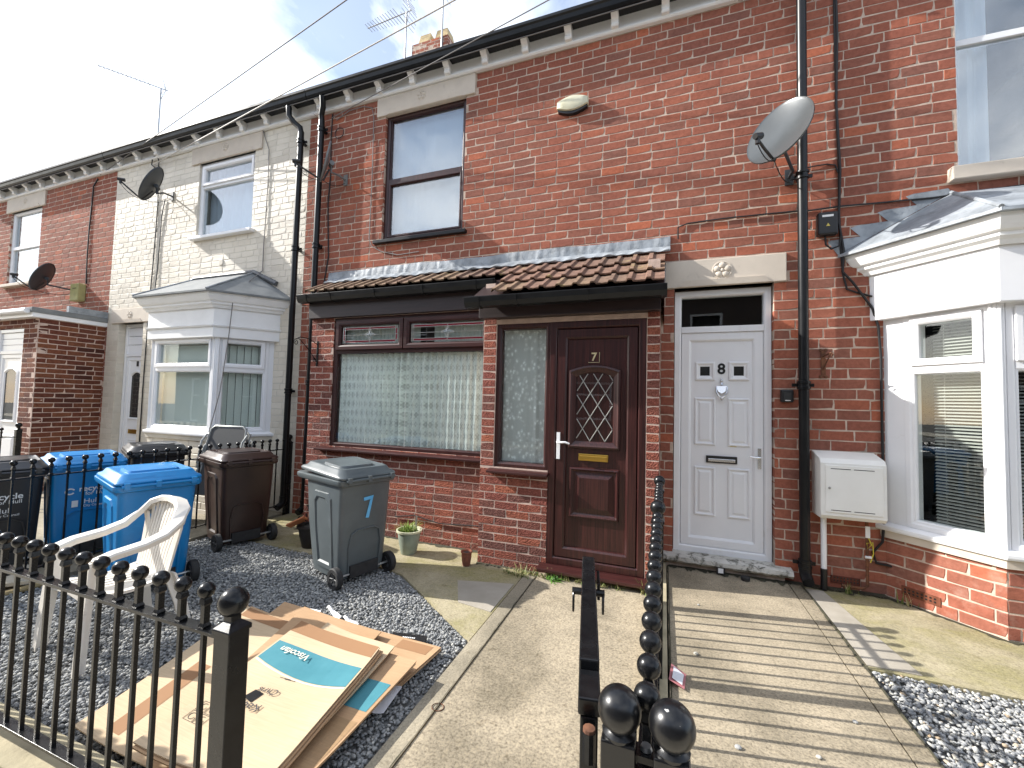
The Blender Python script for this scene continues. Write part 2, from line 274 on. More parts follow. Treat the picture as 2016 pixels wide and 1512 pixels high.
# ------------------------------------------------------------------ mesh builder
WM = {}
def root(name, loc, rz=0, label=None, cat=None, group=None, kind=None):
    o = bpy.data.objects.new(name, None); COL.objects.link(o); o.empty_display_size = .1
    o.location = loc; o.rotation_euler = (0, 0, rz)
    WM[o.name] = Matrix.Translation(loc) @ Matrix.Rotation(rz, 4, 'Z'); tag(o, label, cat, group, kind); return o
def tag(o, label=None, cat=None, group=None, kind=None):
    for k, v in (('label', label), ('category', cat), ('group', group), ('kind', kind)):
        if v: o[k] = v
    return o
class Plane:
    """a wall face: u runs along it, d outwards from it, z up"""
    def __init__(s, x, y, ang=0): s.x, s.y, s.a = x, y, ang; s.c, s.s = math.cos(ang), math.sin(ang)
    def pt(s, u, d, z): return (s.x + u * s.c + d * s.s, s.y + u * s.s - d * s.c, z)
W0 = Plane(0, 0)
class MB:
    def __init__(s): s.v = []; s.f = []; s.uv = None
    def add(s, vs, fs):
        k = len(s.v); s.v += [tuple(p) for p in vs]; s.f += [tuple(i + k for i in f) for f in fs]; return s
    def hexa(s, p):   # 8 points: bottom ring 0-3, top ring 4-7
        return s.add(p, [(3, 2, 1, 0), (4, 5, 6, 7), (0, 1, 5, 4), (1, 2, 6, 5), (2, 3, 7, 6), (3, 0, 4, 7)])
    def box(s, x0, x1, y0, y1, z0, z1): return s.hexa([(x0, y0, z0), (x1, y0, z0), (x1, y1, z0), (x0, y1, z0), (x0, y0, z1), (x1, y0, z1), (x1, y1, z1), (x0, y1, z1)])
    def pbox(s, P, u0, u1, d0, d1, z0, z1): return s.hexa([P.pt(*q) for q in ((u0, d1, z0), (u1, d1, z0), (u1, d0, z0), (u0, d0, z0), (u0, d1, z1), (u1, d1, z1), (u1, d0, z1), (u0, d0, z1))])
    def quad(s, *p): return s.add(p, [tuple(range(len(p)))])
    def loft(s, rings, close=True, cap0=False, cap1=False):
        k = len(s.v); n = len(rings[0])
        for r in rings: s.v += [tuple(p) for p in r]
        for i in range(len(rings) - 1):
            for j in range(n if close else n - 1):
                a, b = k + i * n + j, k + i * n + (j + 1) % n
                s.f.append((a, b, b + n, a + n))
        if cap0: s.f.append(tuple(k + j for j in reversed(range(n))))
        if cap1: s.f.append(tuple(k + (len(rings) - 1) * n + j for j in range(n)))
        return s
    def pic(s, P, u0, u1, z0, z1, prof, cap=False):   # mitred frame: prof = [(inset, d)...]
        rings = [[P.pt(u0 + i, d, z0 + i), P.pt(u1 - i, d, z0 + i), P.pt(u1 - i, d, z1 - i), P.pt(u0 + i, d, z1 - i)] for i, d in prof]
        return s.loft(rings, True, False, cap)
    def tube(s, pts, r, seg=8, cap=True, flat=None):
        pts = [Vector(p) for p in pts]; rings = []; prev = None
        for i, p in enumerate(pts):
            t = (pts[min(i + 1, len(pts) - 1)] - pts[max(i - 1, 0)]).normalized()
            if prev is None:
                a = Vector((0, 0, 1)) if abs(t.z) < .9 else Vector((1, 0, 0)); nrm = (a - t * a.dot(t)).normalized()
            else: nrm = (prev - t * prev.dot(t)).normalized()
            prev = nrm; b = t.cross(nrm); rr = r[i] if isinstance(r, (list, tuple)) else r
            rings.append([p + (nrm * math.cos(q) * rr + b * math.sin(q) * rr * (flat or 1)) for q in [2 * math.pi * k / seg for k in range(seg)]])
        return s.loft(rings, True, cap, cap)
    def lathe(s, prof, c, seg=16, axis='z', cap=False):
        rings = []
        for r, h in prof:
            ring = []
            for k in range(seg):
                a = 2 * math.pi * k / seg; x, y = r * math.cos(a), r * math.sin(a)
                q = {'z': (x, y, h), 'y': (x, h, -y), 'x': (h, x, y)}[axis]
                ring.append((c[0] + q[0], c[1] + q[1], c[2] + q[2]))
            rings.append(ring)
        return s.loft(rings, True, cap, cap)
    def ball(s, c, r, seg=16, n=9, sx=1, sy=1, sz=1):
        rings = []
        for i in range(n + 1):
            th = -math.pi / 2 + math.pi * i / n; cr = max(1e-4, math.cos(th))
            rings.append([(c[0] + sx * r * cr * math.cos(2 * math.pi * k / seg), c[1] + sy * r * cr * math.sin(2 * math.pi * k / seg), c[2] + sz * r * math.sin(th)) for k in range(seg)])
        return s.loft(rings)
    def build(s, name, mat, parent=None, smooth=False, bevel=0, world=True, seg=2, sharp=35):
        me = bpy.data.meshes.new(name)
        vs = s.v
        if world and parent is not None and parent.name in WM:
            inv = WM[parent.name].inverted(); vs = [tuple(inv @ Vector(p)) for p in vs]
        me.from_pydata(vs, [], s.f); me.materials.append(MAT[mat]); me.validate()
        if s.uv:
            l = me.uv_layers.new(name='UVMap'); vi = np.empty(len(me.loops), int); me.loops.foreach_get('vertex_index', vi)
            l.data.foreach_set('uv', np.array(s.uv, float)[vi].ravel())
        bm = bmesh.new(); bm.from_mesh(me); bmesh.ops.recalc_face_normals(bm, faces=bm.faces); bm.to_mesh(me); bm.free()
        if smooth:
            me.polygons.foreach_set('use_smooth', [True] * len(me.polygons))
            try: me.set_sharp_from_angle(angle=R(sharp))
            except Exception: pass
        o = bpy.data.objects.new(name, me); COL.objects.link(o)
        if parent is not None:
            o.parent = parent
            if parent.name in WM: WM[o.name] = WM[parent.name]
        if bevel:
            md = o.modifiers.new('bevel', 'BEVEL'); md.width = bevel; md.segments = seg; md.limit_method = 'ANGLE'; md.angle_limit = R(40); md.harden_normals = False
        return o
def single(name, mb, mat, label, cat, group=None, kind=None, **kw):
    """a thing that is one mesh: origin moved to its base"""
    vs = np.array(mb.v); c = Vector(((vs[:, 0].min() + vs[:, 0].max()) / 2, (vs[:, 1].min() + vs[:, 1].max()) / 2, vs[:, 2].min()))
    mb.v = [tuple(Vector(p) - c) for p in mb.v]
    o = mb.build(name, mat, None, world=False, **kw); o.location = c; WM[o.name] = Matrix.Translation(c); return tag(o, label, cat, group, kind)
def text(name, s, size, origin, xdir, ydir, mat, parent, extrude=.0008, align='CENTER', bold=0, shear=0):
    cu = bpy.data.curves.new(name, 'FONT'); cu.body = s; cu.size = size; cu.align_x = align; cu.align_y = 'CENTER'; cu.extrude = extrude; cu.offset = bold; cu.shear = shear; cu.resolution_u = 4
    t = bpy.data.objects.new(name, cu); COL.objects.link(t)
    dg = bpy.context.evaluated_depsgraph_get(); dg.update()
    me = bpy.data.meshes.new_from_object(t.evaluated_get(dg)); bpy.data.objects.remove(t); bpy.data.curves.remove(cu)
    X = Vector(xdir).normalized(); Y = Vector(ydir).normalized(); Z = X.cross(Y)
    T = Matrix(((X.x, Y.x, Z.x, origin[0]), (X.y, Y.y, Z.y, origin[1]), (X.z, Y.z, Z.z, origin[2]), (0, 0, 0, 1)))
    if parent is not None and parent.name in WM: T = WM[parent.name].inverted() @ T
    me.transform(T); me.materials.clear(); me.materials.append(MAT[mat])
    o = bpy.data.objects.new(name, me); COL.objects.link(o); o.parent = parent
    if parent is not None and parent.name in WM: WM[o.name] = WM[parent.name]
    return o
def copy_tree(o, parent=None):
    c = o.copy(); COL.objects.link(c); c.parent = parent
    for ch in [x for x in bpy.data.objects if x.parent == o]: copy_tree(ch, c)
    return c
def catenary(a, b, sag, n=14):
    a, b = Vector(a), Vector(b); return [a.lerp(b, i / n) - Vector((0, 0, sag * 4 * (i / n) * (1 - i / n))) for i in range(n + 1)]

# ------------------------------------------------------------------ bricks
BV = {}
def brick_geo(kind, seed):
    key = (kind, seed)
    if key in BV: return BV[key]
    r = random.Random(hash(kind) % 1000 + seed * 13 + len(kind)); Lb, H = {'stretcher': (.23, .076), 'header': (.110, .076)}[kind]
    h, q = Lb / 2, H / 2
    base = [(-h, -q), (0, -q), (h, -q), (h, 0), (h, q), (0, q), (-h, q), (-h, 0)]
    j = lambda s: r.uniform(-s, s)
    outl = [(x + j(.0022), z + j(.0022)) for x, z in base]
    if r.random() < .45:
        k = r.choice((0, 2, 4, 6)); x, z = outl[k]; outl[k] = (x * (1 - r.uniform(.03, .10)), z * (1 - r.uniform(.08, .30)))
    inner = [(x * .975 + j(.001), z * (1 - .085) + j(.001)) for x, z in outl]
    v = [(x, .10, z) for x, z in outl] + [(x, .0028, z) for x, z in outl] + [(x, j(.0009), z) for x, z in inner]
    f = [(a, (a + 1) % 8, 8 + (a + 1) % 8, 8 + a) for a in range(8)] + [(8 + a, 8 + (a + 1) % 8, 16 + (a + 1) % 8, 16 + a) for a in range(8)] + [tuple(range(16, 24))]
    BV[key] = (v, f, Lb, H); return BV[key]
BM = {}
def brick_mesh(kind, seed, mat):
    key = (kind, seed, mat)
    if key not in BM:
        v, f, _, _ = brick_geo(kind, seed); me = bpy.data.meshes.new('brick'); me.from_pydata(v, [], f); me.materials.append(MAT[mat])
        bm = bmesh.new(); bm.from_mesh(me); bmesh.ops.recalc_face_normals(bm, faces=bm.faces); bm.to_mesh(me); bm.free(); BM[key] = me
    return BM[key]
def rect_minus(rects, hole):
    a, b, c, d = hole; res = []
    for (u0, u1, z0, z1) in rects:
        if u1 <= a or u0 >= b or z1 <= c or z0 >= d: res.append((u0, u1, z0, z1)); continue
        if u0 < a: res.append((u0, a, z0, z1))
        if u1 > b: res.append((b, u1, z0, z1))
        m0, m1 = max(u0, a), min(u1, b)
        if z0 < c: res.append((m0, m1, z0, c))
        if z1 > d: res.append((m0, m1, d, z1))
    return res
def lay(P, u0, u1, z0, z1, holes, mat, course=.086, blen=.24, joint=.010, hdr=6, hoff=0, seed=1, zref=0.0, proud=0.0):
    r = random.Random(seed); res = []
    k = math.floor((z0 - zref) / course)
    while zref + k * course < z1 - .01:
        za, zb = zref + k * course + joint / 2, zref + (k + 1) * course - joint / 2
        header = hdr and (k % hdr == hoff)
        pitch = blen / 2 if header else blen
        u = math.floor(u0 / blen) * blen - blen + (blen / 2 if k % 2 else 0) + (blen / 4 if header else 0)
        while u < u1:
            p = pitch * (1 + r.uniform(-.03, .03))
            if header and r.random() < .25: p = blen
            if not header and r.random() < .05: p = blen / 2
            a, b = u + joint / 2, u + p - joint / 2; u += p
            rects = [(max(a, u0), min(b, u1), max(za, z0), min(zb, z1))]
            if rects[0][1] - rects[0][0] < .02 or rects[0][3] - rects[0][2] < .02: continue
            for h in holes: rects = rect_minus(rects, h)
            for q in rects:
                if q[1] - q[0] > .022 and q[3] - q[2] > .018: res.append((P, *q, mat, r.randrange(14), proud + r.uniform(-.0008, .0012)))
        k += 1
    return res
def place_bricks(house, bricks, limit=300):
    sc = []
    for b in bricks:
        P, u0, u1, z0, z1, mat, sd_, pr = b; a = proj(P.pt(u0, 0, z0)); c = proj(P.pt(u1, 0, z1)); e = proj(P.pt(u1, 0, z0)); area = 0
        if a and c and e and -10 < (a[0] + c[0]) / 2 < 2026 and -10 < (a[1] + c[1]) / 2 < 1522: area = abs((e[0] - a[0]) * (c[1] - e[1]))
        sc.append(area)
    order = sorted(range(len(bricks)), key=lambda i: -sc[i]); inv = WM[house.name].inverted()
    rest = {}
    for n, i in enumerate(order):
        P, u0, u1, z0, z1, mat, sd_, pr = bricks[i]; kind = 'header' if (u1 - u0) < .16 else 'stretcher'
        v, f, Lb, H = brick_geo(kind, sd_); c = Vector(P.pt((u0 + u1) / 2, pr, (z0 + z1) / 2)); sx, sz = (u1 - u0) / Lb, (z1 - z0) / H
        if n < limit and sc[i] > 60:
            o = bpy.data.objects.new('brick', brick_mesh(kind, sd_, mat)); COL.objects.link(o); o.parent = house
            o.location = inv @ c; o.rotation_euler = (0, 0, P.a); o.scale = (sx, 1, sz)
        else:
            V, F = rest.setdefault(mat, ([], [])); k = len(V); ca, sa = P.c, P.s
            for x, y, z in v: x *= sx; V.append((c.x + x * ca - y * sa, c.y + x * sa + y * ca, c.z + z * sz))
            F += [tuple(q + k for q in g) for g in f]
    for mat, (V, F) in rest.items():
        m = MB(); m.v, m.f = V, F; o = m.build('small_bricks', mat, house); o['kind'] = 'stuff'
def wall(P, u0, u1, z0, z1, holes, mat, parent, d=-.0022, depth=.24, name='wall'):
    us = sorted({u0, u1, *[min(max(h[i], u0), u1) for h in holes for i in (0, 1)]}); zs = sorted({z0, z1, *[min(max(h[i], z0), z1) for h in holes for i in (2, 3)]})
    m = MB(); inh = lambda u, z: any(h[0] < u < h[1] and h[2] < z < h[3] for h in holes)
    for i in range(len(us) - 1):
        for j in range(len(zs) - 1):
            a, b, c, e = us[i], us[i + 1], zs[j], zs[j + 1]
            if b - a < 1e-5 or e - c < 1e-5: continue
            if not inh((a + b) / 2, (c + e) / 2): m.pbox(P, a, b, -depth, d, c, e)
    return m.build(name, mat, parent)
def room(parent, x0, x1, y0, y1, z0, z1, mat='interior'):
    m = MB(); m.quad((x0, y1, z0), (x1, y1, z0), (x1, y1, z1), (x0, y1, z1)); m.quad((x0, y0, z0), (x0, y1, z0), (x0, y1, z1), (x0, y0, z1)); m.quad((x1, y0, z0), (x1, y1, z0), (x1, y1, z1), (x1, y0, z1))
    m.quad((x0, y0, z0), (x1, y0, z0), (x1, y1, z0), (x0, y1, z0)); m.quad((x0, y0, z1), (x1, y0, z1), (x1, y1, z1), (x0, y1, z1))
    return m.build('inner_wall', mat, parent)
def outline(xs, dep, d):   # bay plan: xs = wall-left, front-left, front-right, wall-right
    a, b, c, e = xs; n1 = Vector((-dep, -(b - a), 0)).normalized(); n2 = Vector((dep, -(e - c), 0)).normalized()
    def isect(p, t, y): k = (y - p.y) / t.y; return p + t * k
    l1 = Vector((a, 0, 0)) + n1 * d; t1 = Vector((b - a, -dep, 0)); l2 = Vector((e, 0, 0)) + n2 * d; t2 = Vector((c - e, -dep, 0))
    return [isect(l1, t1, 0), isect(l1, t1, -dep - d), isect(l2, t2, -dep - d), isect(l2, t2, 0)]
def bay_sweep(xs, dep, prof, name, mat, parent, bevel=0):
    m = MB(); rings = []
    for d, z in prof:
        o = outline(xs, dep, d); rings.append([(p.x, p.y - (.0 if 0 < i < 3 else -.001), z) for i, p in enumerate(o)])
    m.loft(rings, close=False); return m.build(name, mat, parent, bevel=bevel)
PROF = lambda w, d0, d1: [(0, d0), (0, d1), (w * .62, d1), (w * .8, d1 - .006), (w, d1 - .016), (w, d0)]
def pane(P, u0, u1, z0, z1, d, parent, mat='glass'): return MB().pbox(P, u0, u1, d - .004, d, z0, z1).build('pane', mat, parent)
def rosette(P, u, z, r, mat, parent, d=.0):
    m = MB()
    for k in range(5):
        a = 2 * math.pi * k / 5 + .3; c = P.pt(u + math.cos(a) * r * .58, d, z + math.sin(a) * r * .58)
        m.ball(c, r * .40, 10, 6, 1, .55, 1)
    m.ball(P.pt(u, d, z), r * .24, 10, 6, 1, .9, 1)
    ring = [P.pt(u + math.cos(t) * r, d, z + math.sin(t) * r) for t in [2 * math.pi * k / 24 for k in range(25)]]
    m.tube(ring, r * .10, 6); return m.build('rosette', mat, parent, smooth=True)
def lintel(P, u0, u1, z0, z1, parent, mat='stone_paint', d=.022, ch=.16):
    o = MB().pbox(P, u0, u1, -.10, d, z0, z1)
    lo = o.build('lintel', mat, parent, bevel=.006)
    m = MB(); k = .05   # the chamfered soffit that is cut into the lower edge
    m.add([P.pt(u0 + ch, d + .006, z0 + .004), P.pt(u1 - ch, d + .006, z0 + .004), P.pt(u1 - ch - k, d + .012, z0 + .058), P.pt(u0 + ch + k, d + .012, z0 + .058), P.pt(u0 + ch, d - .01, z0 - .004), P.pt(u1 - ch, d - .01, z0 - .004), P.pt(u1 - ch - k, d - .01, z0 + .06), P.pt(u0 + ch + k, d - .01, z0 + .06)], [(0, 1, 2, 3), (4, 5, 1, 0), (1, 5, 6, 2), (3, 2, 6, 7), (0, 3, 7, 4)])
    m.build('lintel_chamfer', mat, lo); return lo
def pipe(parent, x, d, z0, z1, r, collars, mat='gutter_black', shoe=True, top=None):
    m = MB(); m.tube([(x, -d, z0), (x, -d, z1)], r, 14); p = m.build('drainpipe', mat, parent, smooth=True)
    for z in collars:
        m = MB(); m.lathe([(r, -.035), (r * 1.3, -.03), (r * 1.3, -.012), (r * 1.12, -.008), (r * 1.12, .012), (r * 1.3, .016), (r * 1.3, .034), (r, .038)], (x, -d, z), 14)
        m.box(x - r * 2.1, x + r * 2.1, -d + r * .5, -d + r * .9, z - .012, z + .016); m.box(x - .02, x + .02, -d + r * .9, 0, z - .012, z + .012)
        m.build('collar', mat, p, smooth=True)
    if top: MB().tube(top, r * .98, 12).build('swan_neck', mat, p, smooth=True)
    if shoe: MB().tube([(x, -d, z0 + .06), (x, -d, z0), (x, -d - .02, z0 - .05), (x, -d - .09, z0 - .08)], [r * 1.2, r * 1.2, r * 1.15, r * 1.1], 12).build('shoe', mat, p, smooth=True)
    return p
def eaves(parent, x0, x1, brx, z0=5.26):
    MB().box(x0, x1, -.030, .0, z0 + .036, z0 + .155).build('frieze_board', 'white_wood', parent)
    m = MB(); prof = [(.0, z0 - .01), (.038, z0 - .01), (.052, z0 + .004), (.052, z0 + .016), (.042, z0 + .022), (.042, z0 + .036), (.0, z0 + .037)]
    m.loft([[(x, -d, z) for d, z in prof] for x in (x0, x1)], True, True, True); m.build('moulding', 'white_wood', parent)
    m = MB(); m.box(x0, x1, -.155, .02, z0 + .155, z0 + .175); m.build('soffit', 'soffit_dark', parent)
    gp = [(.148, z0 + .118), (.158, z0 + .110), (.180, z0 + .116), (.196, z0 + .14), (.206, z0 + .18), (.222, z0 + .192), (.222, z0 + .222), (.214, z0 + .222), (.198, z0 + .2), (.16, z0 + .2), (.148, z0 + .22)]
    m = MB(); m.loft([[(x, -d, z) for d, z in gp] for x in (x0, x1)], True, True, True); g = m.build('gutter', 'gutter_black', parent)
    m = MB(); m.tube([(x0, -.165, z0 + .104), (x1, -.165, z0 + .104)], .006, 6); m.build('gutter_bead', 'wire_grey', g)
    bp = [(.028, z0 + .154), (.140, z0 + .154), (.145, z0 + .146), (.145, z0 + .112), (.126, z0 + .092), (.102, z0 + .080), (.090, z0 + .060), (.094, z0 + .040), (.082, z0 + .020), (.045, z0 + .014), (.028, z0 + .016)]
    for x in brx:
        m = MB(); m.loft([[(xx, -d, z) for d, z in bp] for xx in (x - .036, x + .036)], True, True, True); m.build('bracket', 'white_wood', parent, bevel=.003)
    m = MB(); m.add([(x0, -.19, z0 + .2), (x1, -.19, z0 + .2), (x1, 4, z0 + 3.2), (x0, 4, z0 + 3.2), (x1, 8.2, z0 + .2), (x0, 8.2, z0 + .2), (x0, -.19, z0 + .15), (x1, -.19, z0 + .15)], [(0, 1, 2, 3), (3, 2, 4, 5), (6, 7, 1, 0), (0, 3, 5), (1, 4, 2)]); m.build('roof', 'slate', parent)
def brx(x0, x1): return [x for x in [-.495 - .479 * k for k in range(-10, 30)] if x0 + .04 < x < x1 - .04]
SIDE = math.atan2(.5, .43)
def bay(parent, xs, dep, zs, zt, bh, side_u, mat_b, mat_m, bricks, roofmat, fz=(2.2, 2.57), transom=1.80, blindmat=None):
    """angled bay: lower wall, sill, frames with top lights, fascia, cornice and roof"""
    Ls = math.hypot(xs[1] - xs[0], dep); al = math.atan2(dep, xs[1] - xs[0]); ar = math.atan2(dep, xs[3] - xs[2])
    faces = [(Plane(xs[0], 0, -al), Ls), (Plane(xs[1], -dep, 0), xs[2] - xs[1]), (Plane(xs[2], -dep, ar), math.hypot(xs[3] - xs[2], dep))]
    for P, Lf in faces:
        MB().pbox(P, 0, Lf, -.15, -.003, -.1, zs).build('bay_wall', mat_m, parent); bricks += lay(P, .0, Lf, -.1, zs - .03, [], mat_b, seed=int(Lf * 100))
    bay_sweep(xs, dep, [(-.02, zs - .045), (.045, zs - .045), (.05, zs - .03), (.05, zs - .008), (.0, zs + .012), (-.06, zs + .012)], 'sill', 'upvc', parent, .003)
    bay_sweep(xs, dep, [(-.05, zs - .105), (.022, zs - .105), (.028, zs - .045), (-.02, zs - .044)], 'sill_stone', 'stone_paint' if mat_b != 'brick_painted' else 'mortar_painted', parent)
    fr = None
    for i, (P, Lf) in enumerate(faces):
        m = MB(); e0 = .03; e1 = Lf - .03; a, b = (side_u if i == 0 else (e0, Lf - side_u[0]) if i == 2 else (e0, e1))
        for (q0, q1) in ((0, a), (b, Lf)):
            if q1 - q0 > .005: m.pbox(P, q0, q1, -.09, -.004, zs + .005, zt)
        m.pic(P, a + .001, b - .001, zs + .013, zt, PROF(.05, -.09, .0))
        m.pbox(P, a + .045, b - .045, -.088, -.003, transom - .03, transom + .03)
        m.pic(P, a + .045, b - .045, transom + .022, zt - .028, PROF(.052, -.085, .014)); m.pic(P, a + .045, b - .045, zs + .055, transom - .024, PROF(.022, -.085, -.008))
        w_ = m.build('window', 'upvc', parent, bevel=.002); fr = fr or w_
        pane(P, a + .09, b - .09, transom + .07, zt - .078, -.028, w_); pane(P, a + .062, b - .062, zs + .072, transom - .042, -.03, w_)
    for x, y, t in ((xs[1], -dep, 0), (xs[2], -dep, 0)):   # fluted corner posts
        m = MB()
        for k in range(-2, 3):
            o1 = outline(xs, dep, -.012); cx = x + k * .017; cy = y + abs(k) * .010; m.tube([(cx, cy, zs + .01), (cx, cy, zt)], .012, 8)
        m.build('corner_post', 'upvc', parent, smooth=True)
    bay_sweep(xs, dep, [(-.05, fz[0] - .002), (.058, fz[0] - .002), (.062, fz[0] + .004), (.062, fz[1]), (-.02, fz[1] + .001)], 'fascia', 'upvc' if mat_b != 'brick_painted' else 'white_wood', parent)
    if mat_b == 'brick_painted': bay_sweep(xs, dep, [(.063, fz[0] + .13), (.078, fz[0] + .13), (.088, fz[0] + .15), (.063, fz[0] + .16)], 'fascia_rail', 'white_wood', parent)
    c = fz[1]
    bay_sweep(xs, dep, [(.04, c + .002), (.085, c + .002), (.10, c + .03), (.125, c + .05), (.125, c + .075), (.15, c + .085), (.165, c + .11), (.185, c + .15), (.19, c + .19), (.0, c + .20)], 'cornice', 'white_wood', parent)
    e = outline(xs, dep, .225); t0 = Vector((xs[1] + .02, .005, fz[1] + .63)); t1 = Vector((xs[2] - .02, .005, fz[1] + .63)); z = c + .20
    m = MB(); nn = 7
    lo = [(p.x, p.y, z) for p in e]
    def face(q0, q1, q2, q3):
        g = []
        for i_ in range(nn + 1):
            for j_ in range(nn + 1):
                s, t = i_ / nn, j_ / nn; p = (Vector(q0) * (1 - s) + Vector(q1) * s) * (1 - t) + (Vector(q3) * (1 - s) + Vector(q2) * s) * t
                wob = .006 * math.sin(p.x * 17 + p.y * 9) * min(1, 4 * t * (1 - t)) * min(1, 4 * s * (1 - s)); g.append((p.x, p.y, p.z + wob))
        m.add(g, [(i_ * (nn + 1) + j_, (i_ + 1) * (nn + 1) + j_, (i_ + 1) * (nn + 1) + j_ + 1, i_ * (nn + 1) + j_ + 1) for i_ in range(nn) for j_ in range(nn)])
    face(lo[0], lo[1], t0, t0 - Vector((.03, 0, .02))); face(lo[1], lo[2], t1, t0); face(lo[2], lo[3], t1 + Vector((.03, 0, -.02)), t1)
    und = [(p.x, p.y, z - .022) for p in e]
    m.loft([und, lo], close=False); m.add([*und, (xs[0], 0, z - .02), (xs[3], 0, z - .02)], [(0, 1, 2, 3)])
    rf = m.build('bay_roof', roofmat, parent, smooth=True, sharp=20)
    for q, t in ((lo[1], t0), (lo[2], t1)):
        MB().tube([Vector(q).lerp(t, k / 6) + Vector((0, 0, .004)) for k in range(7)], .014, 8).build('hip_roll', roofmat if roofmat == 'lead' else 'lead', rf, smooth=True)
    return rf, lo, t0, t1

# ------------------------------------------------------------------ ground
def sheet(name, pts, z, mat, thick=.1, label=None, kind='structure'):
    m = MB(); n = len(pts); m.v = [(x, y, z) for x, y in pts] + [(x, y, z - thick) for x, y in pts]
    m.f = [tuple(range(n))] + [(i, i + n, (i + 1) % n + n, (i + 1) % n) for i in range(n)]
    o = m.build(name, mat); tag(o, None, None, None, kind); return o
G7 = -.06
sheet('ground', [(-80, -60), (80, -60), (80, 60), (-80, 60)], -.16, 'earth', .05)
sheet('pavement', [(-40, -5.2), (40, -5.2), (40, -3.415), (-40, -3.415)], -.045, 'pavement', .12)
for k, x in enumerate([-40 + i * 1.22 for i in range(28, 40)]): pass
sheet('road', [(-60, -10.2), (60, -10.2), (60, -5.34), (-60, -5.34)], -.13, 'asphalt', .02)
sheet('road_kerb', [(-40, -5.34), (40, -5.34), (40, -5.2), (-40, -5.2)], -.04, 'kerb', .12)
sheet('far_pavement', [(-40, -12.2), (40, -12.2), (40, -10.2), (-40, -10.2)], -.04, 'pavement', .12)
sheet('front_kerb', [(-16, -3.41), (-1.09, -3.41), (-1.09, -3.26), (-16, -3.26)], .19, 'kerb', .15)
sheet('gate_threshold', [(-1.085, -3.41), (1.095, -3.41), (1.095, -3.244), (-1.085, -3.244)], -.042, 'concrete', .1)
sheet('front_kerb', [(1.1, -3.41), (16, -3.41), (16, -3.26), (1.1, -3.26)], .10, 'kerb', .15)
sheet('path', [(-1.025, -3.24), (-.075, -3.24), (-.075, -.5), (-1.025, -.5)], G7 + .012, 'concrete_tan', .1)
sheet('path_edging', [(-1.135, -3.24), (-1.035, -3.24), (-1.035, -.62), (-1.135, -.62)], G7 + .010, 'concrete', .1)
sheet('yard_slab', [(-4.56, -.97), (-4.56, .05), (-1.145, .05), (-1.145, -1.74), (-2.12, -1.06), (-2.4, -1.0)], G7 + .004, 'concrete_moss', .06)
sheet('slab_patch', [(-1.62, -.98), (-1.16, -.86), (-1.16, -1.36), (-1.44, -1.32)], G7 + .009, 'cement_patch', .006)
sheet('path', [(.04, -3.24), (.985, -3.24), (.985, .05), (.04, .05)], .0, 'concrete_tan', .1)
sheet('path_edging', [(.993, -3.24), (1.095, -3.24), (1.095, .05), (.993, .05)], -.001, 'concrete_tan', .1)
sheet('fence_kerb', [(-.07, -3.24), (.03, -3.24), (.03, -.02), (-.07, -.02)], .028, 'kerb', .12)
sheet('cement_strip', [(1.10, -.1), (1.22, -.1), (1.36, -1.17), (1.11, -1.17)], -.002, 'cement_patch', .05)
sheet('yard_slab', [(1.1, -1.2), (1.1, .05), (5, .05), (5, -1.2)], -.008, 'concrete_moss', .1)
sheet('gravel_bed', [(1.1, -3.27), (5, -3.27), (5, -1.2), (1.1, -1.2)], -.034, 'gravel_base', .06)
sheet('gravel_bed', [(-4.56, -3.27), (-1.14, -3.27), (-1.14, -.9), (-4.56, -.9)], G7 - .012, 'gravel_base', .05)
sheet('yard_slab', [(-8.8, -3.27), (-4.66, -3.27), (-4.66, .05), (-8.8, .05)], -.06, 'concrete', .06)
sheet('yard_slab', [(-16, -3.27), (-8.8, -3.27), (-8.8, .05), (-16, .05)], -.065, 'concrete', .06)
def inpoly(x, y, poly):
    c = np.zeros(len(x), bool); n = len(poly); j = n - 1
    for i in range(n):
        xi, yi = poly[i]; xj, yj = poly[j]
        c ^= ((yi > y) != (yj > y)) & (x < (xj - xi) * (y - yi) / (yj - yi + 1e-12) + xi); j = i
    return c
